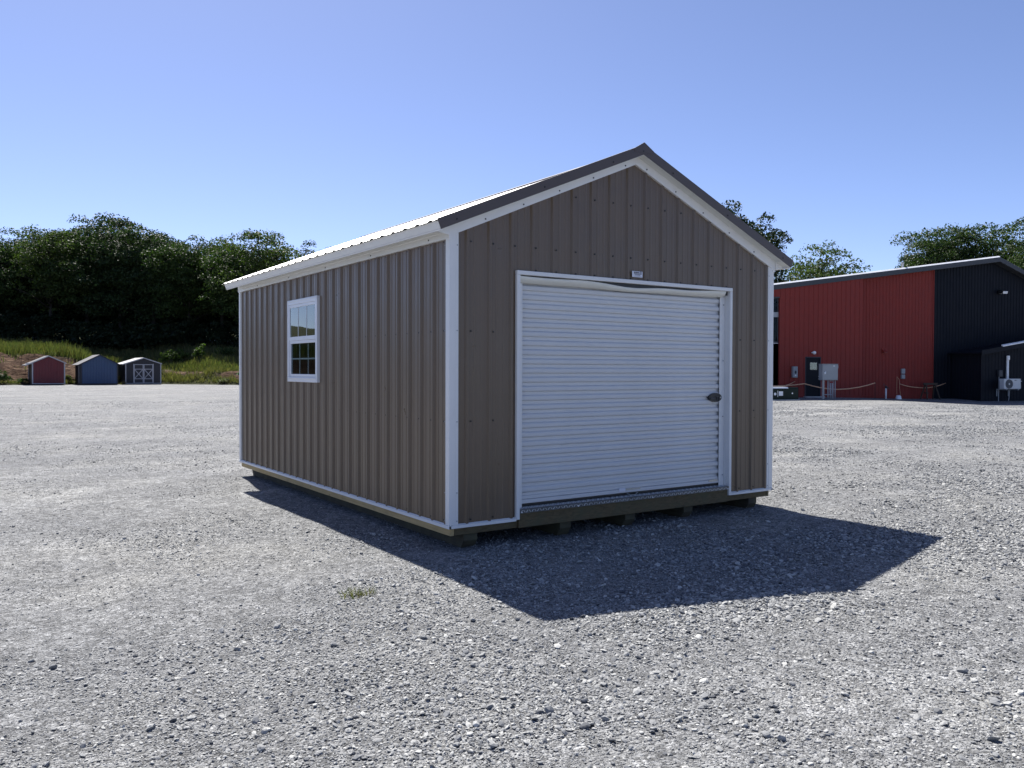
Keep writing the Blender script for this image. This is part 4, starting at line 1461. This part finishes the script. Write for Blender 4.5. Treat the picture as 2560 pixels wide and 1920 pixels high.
MB().bevel_box(DR0 - 0.1, DR1 + 0.1, -0.30, 0.10, -0.04, 0.055, 0.01).build('door_sill', M['concrete'], ed)

# lights and vent fixed to the walls


def on_b(name, s, w, z, label, cat, rz=0.0, group=None):
    p = Matrix.Rotation(BROT, 4, 'Z') @ Vector((s, w, z)) + BP
    return thing(name, p, BROT + rz, label, cat, group)


o = on_b('wall_lamp', 0.05, -0.016, 2.52, 'small white round lamp on the red wall above the black door', 'lamp')
MB().cyl((0, 0, 0), 0.07, -0.03, 'y', 14).build('base', M['edge_white'], o)
MB().tube([(0, -0.03, 0), (-0.02, -0.10, -0.01), (-0.05, -0.17, -0.02)], 0.07, 12, taper=[0.05, 0.085, 0.095]).build('shade', M['edge_white'], o, smooth=True)
MB().tube([(-0.09, -0.05, 0), (-0.16, -0.09, -0.01)], 0.03, 8).build('sensor', M['edge_white'], o)

o = on_b('flood_light', 13.5, RC_ - 0.03, 6.32, 'black floodlight with pale glass high on the black gable wall', 'lamp')
MB().bevel_box(-0.10, 0.10, -0.10, 0.0, -0.1, 0.1, 0.01).build('bracket', M['black'], o)
mb = MB()
mb.prism([(-0.10, 0.13), (-0.46, 0.02), (-0.42, -0.12), (-0.10, -0.10)], 'x', -0.20, 0.20)
h = mb.build('housing', M['black'], o)
fix_normals(h)
mb = MB()
mb.prism([(-0.468, 0.018), (-0.428, -0.120), (-0.120, -0.112), (-0.430, -0.128)], 'x', -0.17, 0.17)
mb.prism([(-0.474, 0.012), (-0.468, 0.018), (-0.426, -0.118), (-0.434, -0.118)], 'x', -0.17, 0.17)
h = mb.build('lens', M['edge_white'], o)
fix_normals(h)

o = on_b('vent_hood', 5.14, RC_ - 0.01, 2.62, 'small dark red vent hood sticking out of the red wall', 'vent')
mb = MB()
mb.prism([(0.0, 0.16), (-0.20, -0.02), (-0.20, -0.06), (0.0, -0.06)], 'x', -0.12, 0.12)
h = mb.build('hood', M['barn_red'], o)
fix_normals(h)
mb = MB()
mb.box(-0.105, 0.105, -0.19, -0.03, -0.075, -0.061)
mb.build('flap', M['charcoal'], o)
MB().bevel_box(-0.15, 0.15, -0.025, 0.0, -0.12, 0.20, 0.004).build('flange', M['barn_red'], o)

# electrical boxes on the walls
o = on_b('meter_box', -1.21, -0.016, 1.11, 'narrow grey meter cabinet on the red wall left of the black door', 'electrical box')
MB().bevel_box(-0.15, 0.15, -0.16, 0.0, 0.0, 0.62, 0.012).build('casing', M['grey_box'], o)
MB().bevel_box(-0.135, 0.135, -0.168, -0.1605, 0.015, 0.605, 0.003).build('cover', M['grey_box'], o)
mb = MB()
pl = [(0.06 * math.cos(2 * math.pi * k / 18), 0.30 + 0.09 * math.sin(2 * math.pi * k / 18)) for k in range(18)]
mb.prism(pl, 'y', -0.178, -0.1685)
h = mb.build('meter_glass', M['navy'], o)
fix_normals(h)
MB().bevel_box(-0.05, 0.05, -0.173, -0.1685, 0.10, 0.16, 0.002).build('label_plate', M['edge_white'], o)

for zz, hh, lab in ((1.33, 0.30, 'upper of two grey junction boxes on the red wall above the hanging cable'), (1.03, 0.26, 'lower of two grey junction boxes on the red wall above the hanging cable')):
    o = on_b('junction_box', 6.45, RC_ - 0.02, zz, lab, 'electrical box')
    MB().bevel_box(-0.12, 0.12, -0.12, 0.0, 0.0, hh, 0.02).build('casing', M['grey_box'], o)
    MB().bevel_box(-0.105, 0.105, -0.128, -0.1205, 0.02, hh - 0.02, 0.004).build('cover', M['grey_box'], o)
    mb = MB()
    for a_ in (-0.08, 0.08):
        mb.cyl((a_, -0.128, 0.04), 0.012, -0.006, 'y', 8)
        mb.cyl((a_, -0.128, hh - 0.04), 0.012, -0.006, 'y', 8)
    tag(mb.build('cover_screws', M['galv'], o), kind='stuff')
o = on_b('hanging_cable', 6.18, RC_ - 0.06, 0, 'thin tan cable dangling down the red wall below the junction boxes', 'cable')
MB().tube([(-0.12, 0, 1.16), (-0.13, 0, 0.4), (-0.12, 0, 0.1)], 0.010, 5).build('strand', M['rope'], o)
MB().tube([(-0.12, 0, 1.16), (0.02, -0.02, 0.98), (0.05, -0.02, 0.5), (0.12, -0.04, 0.02), (0.18, -0.05, -0.18)], 0.010, 5).build('strand', M['rope'], o)

# grey electrical cabinet on posts in front of the door
o = on_b('electrical_cabinet', -0.90, -2.6, 0, 'square grey electrical cabinet standing on posts and conduits before the black door', 'electrical cabinet')
MB().bevel_box(-0.48, 0.48, -0.16, 0.16, 1.00, 1.84, 0.012).build('casing', M['grey_box'], o)
MB().bevel_box(-0.46, 0.455, -0.176, -0.1605, 1.02, 1.80, 0.006).build('cover', M['grey_box'], o)
MB().bevel_box(-0.50, 0.50, -0.19, 0.18, 1.841, 1.862, 0.005).build('rain_lip', M['grey_box'], o)
mb = MB()
mb.bevel_box(0.481, 0.56, -0.10, 0.10, 1.62, 1.80, 0.02)
mb.build('side_switch', M['grey_box'], o)
mb = MB()
mb.tube([(-0.37, -0.18, 1.32), (-0.37, -0.21, 1.36), (-0.30, -0.21, 1.44), (-0.30, -0.18, 1.46)], 0.018, 6)
mb.cyl((-0.335, -0.176, 1.38), 0.05, -0.02, 'y', 12)
mb.build('handle', M['edge_white'], o)
MB().bevel_box(0.17, 0.27, -0.181, -0.1765, 1.73, 1.77, 0.002).build('label_plate', M['edge_white'], o)
MB().bevel_box(-0.36, -0.26, -0.05, 0.05, -0.1, 0.999, 0.01).build('post', M['concrete'], o)
for x_, r_, m_ in ((-0.02, 0.026, 'pvc'), (0.055, 0.016, 'pvc'), (0.15, 0.034, 'pvc'), (0.26, 0.034, 'pvc'), (0.335, 0.014, 'pvc'), (0.43, 0.028, 'pvc')):
    MB().tube([(x_, 0, 1.0), (x_, 0, -0.12)], r_, 10).build('conduit', M[m_], o, smooth=True)
mb = MB()
mb.tube([(0.15, 0, 0.86), (0.15, 0, 0.93)], 0.036, 10)
mb.tube([(0.26, 0, 0.86), (0.26, 0, 0.93)], 0.036, 10)
tag(mb.build('marker_bands', M['tool_red'], o), kind='stuff')
MB().bevel_box(-0.22, 0.20, -0.02, 0.02, 0.22, 0.26, 0.004).build('cross_brace', M['pvc'], o)

# pad-mounted transformer
o = on_b('pad_transformer', -4.35, -3.9, 0, 'low dark green transformer cabinet with its sunlit top coloured white standing on the gravel', 'transformer')
MB().bevel_box(-0.92, 0.80, -0.05, 0.95, -0.08, 0.05, 0.02).build('pad', M['concrete'], o)
mb = MB()
mb.prism([(0.0, 0.05), (0.0, 0.60), (0.04, 0.665), (0.62, 0.665), (0.85, 0.60), (0.85, 0.05)], 'x', -0.85, 0.72)
h = mb.build('tank', M['green_box'], o)
fix_normals(h)
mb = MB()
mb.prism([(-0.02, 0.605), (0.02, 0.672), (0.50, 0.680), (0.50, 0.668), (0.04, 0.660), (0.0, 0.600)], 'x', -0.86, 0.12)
h = mb.build('sunlit_lid', M['edge_white'], o)  # sunlight on the green top, put in as white colour
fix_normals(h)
MB().bevel_box(-0.82, 0.69, -0.012, -0.0005, 0.10, 0.585, 0.004).build('front_hood', M['green_box'], o)
MB().bevel_box(-0.42, -0.18, -0.016, -0.0125, 0.24, 0.46, 0.002).build('warning_label', M['edge_white'], o)
MB().bevel_box(-0.50, -0.46, -0.016, -0.0125, 0.18, 0.50, 0.002).build('latch_bar', M['galv'], o)
mb = MB()
mb.cyl((-0.63, -0.012, 0.33), 0.07, -0.004, 'y', 14)
mb.build('round_label', M['edge_white'], o)
mb = MB()
mb.cyl((0.36, -0.012, 0.36), 0.04, -0.006, 'y', 12)
mb.build('lock_cover', M['edge_white'], o)

# hydrant post, bucket, trestle
o = on_b('water_hydrant', 4.75, -0.25, -0.1, 'thin pale upright yard hydrant in front of the red wall', 'hydrant')
MB().tube([(0, 0, -0.1), (0, 0, 0.62)], 0.045, 10).build('standpipe', M['edge_white'], o, smooth=True)
mb = MB()
mb.bevel_box(-0.05, 0.05, -0.06, 0.05, 0.60, 0.74, 0.015)
mb.tube([(0, -0.05, 0.66), (0, -0.16, 0.64), (0, -0.18, 0.56)], 0.025, 8)
mb.build('spout_head', M['charcoal'], o)
MB().tube([(-0.02, 0.02, 0.72), (-0.10, 0.06, 0.86), (-0.16, 0.02, 0.76)], 0.012, 6).build('lever', M['charcoal'], o)

o = on_b('white_bucket', 5.58, -0.3, -0.16, 'small round white pail upside down on the shaded ground by the red wall', 'bucket')
mb = MB()
mb.tube([(0, 0, 0), (0, 0, 0.02), (0, 0, 0.20), (0, 0, 0.24), (0, 0, 0.26)], 0.15, 18, taper=[0.165, 0.17, 0.14, 0.11, 0.03])
mb.build('shell', M['edge_white'], o, smooth=True)
MB().tube([(0.172 * math.cos(t), 0.172 * math.sin(t), 0.03) for t in np.linspace(0, 2 * math.pi, 20)], 0.010, 6).build('rim', M['edge_white'], o)

o = on_b('saw_trestle', 8.0, -0.15, -0.18, 'dark folding trestle standing against the red wall beside the black part', 'trestle')
MB().bevel_box(-0.55, 0.45, -0.04, 0.04, 0.86, 0.98, 0.008).build('beam', M['brown_wood'], o)
for sx_ in (-0.35, 0.28):
    for sy_ in (-1, 1):
        mb = MB()
        mb.hexa([(sx_ - 0.06 + 0.14 * (1 if sx_ > 0 else -1), sy_ * 0.28 - 0.03, 0), (sx_ + 0.0 + 0.14 * (1 if sx_ > 0 else -1), sy_ * 0.28 - 0.03, 0), (sx_ + 0.0 + 0.14 * (1 if sx_ > 0 else -1), sy_ * 0.28 + 0.03, 0), (sx_ - 0.06 + 0.14 * (1 if sx_ > 0 else -1), sy_ * 0.28 + 0.03, 0),
                 (sx_ - 0.06, sy_ * 0.05 - 0.03, 0.87), (sx_, sy_ * 0.05 - 0.03, 0.87), (sx_, sy_ * 0.05 + 0.03, 0.87), (sx_ - 0.06, sy_ * 0.05 + 0.03, 0.87)])
        mb.build('leg', M['brown_wood'], o)
mb = MB()
mb.bevel_box(-0.36, -0.31, -0.18, 0.18, 0.36, 0.42, 0.004)
mb.build('leg_brace', M['brown_wood'], o)

# tan hoses hung along the wall
o = on_b('tan_rope', 0, 0, 0, 'long tan rope slung low across the black door and red wall', 'rope')
pts = [(-6.5, -0.8, 0.62), (-5.0, -0.75, 0.64), (-3.78, -0.7, 0.655), (-2.9, -0.7, 0.665), (-2.29, -0.7, 0.675), (-1.6, -0.7, 0.715), (-1.0, -0.7, 0.78),
       (-0.5, -0.7, 0.66), (0.0, -0.7, 0.56), (0.6, -0.7, 0.485), (1.17, -0.7, 0.46), (1.9, -0.68, 0.49), (2.62, -0.66, 0.58), (3.25, -0.58, 0.69), (3.78, -0.5, 0.81)]
MB().tube(pts, 0.030, 8).build('main_line', M['rope'], o, smooth=True)
MB().tube([(-2.25, -0.7, 0.675), (-1.75, -0.45, 0.76), (-1.14, -0.03, 0.89)], 0.022, 8).build('tie_line', M['rope'], o, smooth=True)
mb = MB()
mb.tube([(-1.0, -0.7, -0.08), (-1.0, -0.7, 0.77)], 0.012, 6)
mb.tube([(3.80, -0.5, -0.1), (3.80, -0.5, 0.82)], 0.012, 6)
mb.tube([(-6.5, -0.8, -0.1), (-6.5, -0.8, 0.62)], 0.012, 6)
tag(mb.build('thin_stakes', M['black'], o), kind='stuff')
o = on_b('brown_rope', 0, 0, 0, 'short brownish rope sagging on the wall across the red and black joint', 'rope')
MB().tube([(6.16, 0.30, 0.74), (6.5, 0.20, 0.63), (6.9, 0.15, 0.555), (7.64, 0.12, 0.50), (8.1, 0.12, 0.515), (8.55, 0.15, 0.57), (9.0, 0.2, 0.66), (9.48, 0.30, 0.78)], 0.022, 8).build('strand', M['rope'], o, smooth=True)

# things standing in the half-open bay
o = on_b('tool_cabinet', -2.75, 0.5, 0, 'red cabinet just inside the open bay of the workshop', 'cabinet')
MB().bevel_box(-0.4, 0.45, 0.0, 0.5, 0.05, 1.25, 0.01).build('body', M['tool_red'], o)
for k in range(5):
    MB().bevel_box(-0.37, 0.42, -0.014, -0.0005, 0.10 + k * 0.22, 0.30 + k * 0.22, 0.004).build('drawer', M['tool_red'], o)
for sx_ in (-0.33, 0.38):
    MB().cyl((sx_ - 0.02, 0.25, 0.03), 0.05, 0.03, 'x', 10).build('castor', M['black'], o)
o = on_b('leaning_board', -1.95, 1.2, 0, 'pale upright board seen inside the open bay', 'board')
MB().bevel_box(-0.45, -0.25, 0, 0.03, 0.0, 2.6, 0.004).build('panel', M['edge_white'], o)

# ------------------------------------------------------------------ black annex with heat pump
A = on_b('black_annex', 0, 0, -0.22, 'low black ribbed outbuilding joined to the front of the workshop at right', 'building')
az = lambda s: 2.75 + 0.155 * (s - 10.0)
ribbed_wall(A, M['wall_black'], 10.0, 18.5, 0.05, 0.2286, AG, lambda u: [(K(-0.2), az)], lambda u, h, z: (u, -1.75 - h, z))
ribbed_wall(A, M['wall_black'], -1.75, RC_ - 0.02, 0.05, 0.2286, AG, lambda u: [(K(-0.2), K(2.75))], lambda u, h, z: (10.0 - h, u, z))
MB().bevel_box(9.96, 10.05, -1.80, -1.72, -0.2, 2.74, 0.006).build('corner_trim', M['wall_black'], A)
P = []
for dz in (0.0, 0.09):
    P += [(9.7, -2.05, az(9.7) + dz), (18.8, -2.05, az(18.8) + dz), (18.8, RC_ - 0.03, az(18.8) + dz), (9.7, RC_ - 0.03, az(9.7) + dz)]
o = MB().hexa(P).build('roof_slope', M['wall_black'], A)
fix_normals(o)
P = []
for dz, yy_ in ((0.20, 0), (0.265, 0)):
    P += [(11.15, -2.14, az(11.15) + dz), (18.8, -2.14, az(18.8) + dz), (18.8, -2.03, az(18.8) + dz + 0.05), (11.15, -2.03, az(11.15) + dz + 0.05)]
o = MB().hexa(P).build('roof_edge', M['edge_white'], A)
fix_normals(o)
P = []
for dz in (-0.06, 0.205):
    P += [(9.7, -2.09, az(9.7) + dz), (18.8, -2.09, az(18.8) + dz), (18.8, -2.052, az(18.8) + dz), (9.7, -2.052, az(9.7) + dz)]
o = MB().hexa(P).build('rake_fascia', M['wall_black'], A)
fix_normals(o)

o = on_b('heat_pump', 11.5, -2.30, -0.2, 'pale grey outdoor heat pump unit bracketed to the black annex wall', 'heat pump')
MB().bevel_box(-0.60, 0.60, -0.20, 0.16, 0.68, 1.27, 0.025).build('casing', M['ac'], o)
mb = MB()
mb.cyl((-0.26, -0.2005, 0.97), 0.265, -0.012, 'y', 36)
h = mb.build('fan_guard', M['ac_dark'], o)
for rr in (0.09, 0.14, 0.19, 0.24):
    MB().tube([(-0.26 + rr * math.cos(t), -0.217, 0.97 + rr * math.sin(t)) for t in np.linspace(0, 2 * math.pi, 30)], 0.004, 5).build('guard_ring', M['charcoal'], h)
mb = MB()
mb.cyl((-0.26, -0.213, 0.97), 0.05, -0.012, 'y', 16)
mb.build('hub', M['ac'], h)
mb = MB()
mb.cyl((0.16, -0.2005, 1.17), 0.030, -0.004, 'y', 14)
mb.box(0.21, 0.24, -0.204, -0.2005, 1.15, 1.19)
mb.box(0.25, 0.255, -0.204, -0.2005, 1.15, 1.19)
mb.box(0.25, 0.275, -0.204, -0.2005, 1.15, 1.156)
mb.box(0.285, 0.31, -0.204, -0.2005, 1.15, 1.156)
mb.box(0.285, 0.31, -0.204, -0.2005, 1.184, 1.19)
mb.box(0.285, 0.29, -0.204, -0.2005, 1.15, 1.19)
mb.box(0.305, 0.31, -0.204, -0.2005, 1.15, 1.17)
mb.build('logo', M['ac_dark'], o)
MB().bevel_box(0.601, 0.66, -0.15, 0.12, 0.72, 1.00, 0.02).build('service_cover', M['ac'], o)
MB().tube([(0.60, 0.0, 1.12), (0.78, 0.0, 1.12), (0.90, 0.05, 1.12)], 0.02, 8).build('refrigerant_line', M['edge_white'], o)
for sx_ in (-0.42, 0.42):
    mb = MB()
    mb.bevel_box(sx_ - 0.03, sx_ + 0.03, -0.22, 0.50, 0.62, 0.679, 0.006)
    mb.bevel_box(sx_ - 0.03, sx_ + 0.03, 0.46, 0.50, 0.25, 0.619, 0.006)
    mb.build('bracket', M['grey_box'], o)
o = on_b('line_cover', 11.82, -1.80, -0.2, 'tall white line cover rising up the black annex wall above the heat pump', 'duct')
MB().bevel_box(-0.065, 0.065, -0.08, 0.02, 1.15, 2.34, 0.015).build('channel', M['edge_white'], o)
MB().bevel_box(-0.075, 0.115, -0.11, 0.02, 2.341, 2.60, 0.03).build('cap', M['edge_white'], o)
o = on_b('disconnect_box', 11.27, -1.80, -0.2, 'small dark grey disconnect box on the annex wall left of the white line cover', 'electrical box')
MB().bevel_box(-0.15, 0.13, -0.12, 0.02, 1.38, 1.76, 0.015).build('casing', M['charcoal'], o)
MB().bevel_box(-0.13, 0.11, -0.128, -0.1205, 1.40, 1.74, 0.004).build('cover', M['charcoal'], o)
MB().tube([(-0.08, -0.05, 1.38), (-0.09, -0.05, 0.5), (-0.10, -0.05, -0.1)], 0.02, 8).build('conduit', M['pvc'], o)
MB().tube([(0.50, -0.25, 0.64), (0.50, -0.22, 0.3), (0.48, -0.2, 0.0)], 0.02, 8).build('conduit', M['pvc'], o)


# ------------------------------------------------------------------ the three small sheds at the far edge of the yard
def gable_shed(name, x0, x1, y0, depth, eave, ridge, mat, trim, roofm, label, base=0.10, ovl=0.12, ovr=0.12, sidemat=None, corner_w=0.09, group='small sheds at the far edge of the yard', trim_corner=None, fas=None):
    o = thing(name, (x0, y0, 0), 0, label, 'shed', group)
    w = x1 - x0
    tc_ = trim_corner or trim
    hw = w / 2
    sl = (ridge - eave) / hw
    zt = lambda u: eave + sl * (u if u < hw else w - u)
    ribbed_wall(o, mat, 0, w, 0.11, 0.2286, AG, lambda u: [(K(base), lambda v: zt(v) - 0.02)], lambda u, h, z: (u, -h, z), extra=(hw,), per=4)
    ribbed_wall(o, mat, 0, w, 0.11, 0.2286, AG, lambda u: [(K(base), lambda v: zt(v) - 0.02)], lambda u, h, z: (u, depth + h, z), extra=(hw,), per=40)
    ribbed_wall(o, sidemat or mat, 0, depth, 0.11, 0.2286, AG, lambda u: [(K(base), K(eave - 0.02))], lambda u, h, z: (-h, u, z), per=8)
    ribbed_wall(o, sidemat or mat, 0, depth, 0.11, 0.2286, AG, lambda u: [(K(base), K(eave - 0.02))], lambda u, h, z: (w + h, u, z), per=40)
    for xa in (-0.02, w - corner_w + 0.02):
        MB().bevel_box(xa, xa + corner_w, -0.03, 0.06, base, eave - 0.01, 0.006).build('corner_trim', tc_, o)
    MB().bevel_box(-0.02, w + 0.02, -0.032, -0.015, base - 0.02, base + 0.05, 0.004).build('base_rail', trim, o)
    for xa in (0.15, hw - 0.05, w - 0.25):
        MB().bevel_box(xa, xa + 0.10, 0.02, depth - 0.05, -0.05, base, 0.006).build('skid', M['old_lumber'], o)
    MB().bevel_box(0.0, w, 0.03, depth - 0.03, base - 0.09, base - 0.001, 0.005).build('floor_frame', M['navy'], o)
    for side in (0, 1):
        ov = ovr if side else ovl
        X = (lambda x: w - x) if side else (lambda x: x)
        P = []
        for dz in (0.0, 0.03):
            for (x, y) in ((-ov, -0.16), (hw, -0.16), (hw, depth + 0.16), (-ov, depth + 0.16)):
                P.append((X(x), y, eave + sl * x + dz))
        r_ = MB().hexa(P).build('roof_slope', roofm, o)
        fix_normals(r_)
        P = []
        for dz in (-0.065, 0.03):
            for (x, y) in ((-ov, -0.185), (hw, -0.185), (hw, -0.161), (-ov, -0.161)):
                P.append((X(x), y, eave + sl * x + dz))
        r_ = MB().hexa(P).build('rake_trim', fas or trim, o)
        fix_normals(r_)
    return o, zt


sh, zt = gable_shed('garden_shed', 2.64, 5.19, 78.0, 3.9, 2.00, 2.60, M['shed_red'], M['lilac_trim'], M['shed_roof'],
                    'small barn red shed with white trim, leftmost of the three', ovl=0.55, ovr=0.10, sidemat=M['brown_wood'], base=0.12, corner_w=0.10)
MB().bevel_box(-0.05, 0.03, 3.7, 3.78, 0.0, 1.95, 0.006).build('porch_post', M['lilac_trim'], sh)
MB().bevel_box(-0.50, -0.03, -0.14, -0.10, 1.86, 1.94, 0.006).build('eave_return', M['lilac_trim'], sh)
sh, zt = gable_shed('garden_shed', 6.37, 9.35, 77.0, 4.2, 1.93, 2.72, M['shed_blue'], M['navy'], M['shed_roof'],
                    'blue shed with dark navy trim, middle of the three', ovl=0.28, ovr=0.12, sidemat=M['navy'], base=0.10, fas=M['navy'])
MB().bevel_box(-0.05, -0.02, 1.2, 1.34, 0.15, 1.72, 0.005).build('door_trim', M['lilac_trim'], sh)
sh, zt = gable_shed('garden_shed', 10.17, 13.27, 78.0, 4.0, 1.98, 2.50, M['shed_grey'], M['lilac_trim'], M['lilac_trim'],
                    'dark grey shed with white cross-braced double doors, rightmost of the three', ovl=0.30, ovr=0.06, sidemat=M['shed_grey'], base=0.09)
d0, d1, dz0_, dz1_ = 0.71, 2.39, 0.10, 1.90
dm = 0.5 * (d0 + d1)
for a, b in ((d0, dm - 0.008), (dm + 0.008, d1)):
    leaf = MB().bevel_box(a, b, -0.050, -0.022, dz0_, dz1_, 0.004).build('door', M['shed_grey'], sh)
    fr = MB()
    t_ = 0.070
    fr.bevel_box(a, a + t_, -0.066, -0.0505, dz0_, dz1_, 0.004)
    fr.bevel_box(b - t_, b, -0.066, -0.0505, dz0_, dz1_, 0.004)
    for z in (dz0_, 0.50, 1.40, dz1_ - t_):
        fr.bevel_box(a + t_ + 0.001, b - t_ - 0.001, -0.065, -0.0505, z, z + t_, 0.004)
    for flip in (0, 1):
        za, zb_ = (0.57, 1.40) if not flip else (1.40, 0.57)
        xa, xb = a + t_, b - t_
        dx_, dz_ = xb - xa, zb_ - za
        ln = math.hypot(dx_, dz_)
        nx_, nz_ = -dz_ / ln * 0.03, dx_ / ln * 0.03
        yf = -0.062 if flip else -0.0635
        fr.prism([(xa + nx_, za + nz_), (xb + nx_, zb_ + nz_), (xb - nx_, zb_ - nz_), (xa - nx_, za - nz_)], 'y', yf, -0.0505)
    f_ = fr.build('brace_frame', M['lilac_trim'], leaf)
    fix_normals(f_)
MB().bevel_box(dm - 0.04, dm + 0.04, -0.085, -0.067, 1.80, 1.86, 0.004).build('latch', M['lilac_trim'], sh)
MB().bevel_box(d1 - 0.02, d1 + 0.05, -0.05, -0.02, dz0_, dz1_ + 0.04, 0.004).build('door_jamb', M['lilac_trim'], sh)
MB().bevel_box(d0 - 0.05, d0 + 0.02, -0.051, -0.02, dz0_, dz1_ + 0.04, 0.004).build('door_jamb', M['lilac_trim'], sh)

print("objects", len(bpy.data.objects))
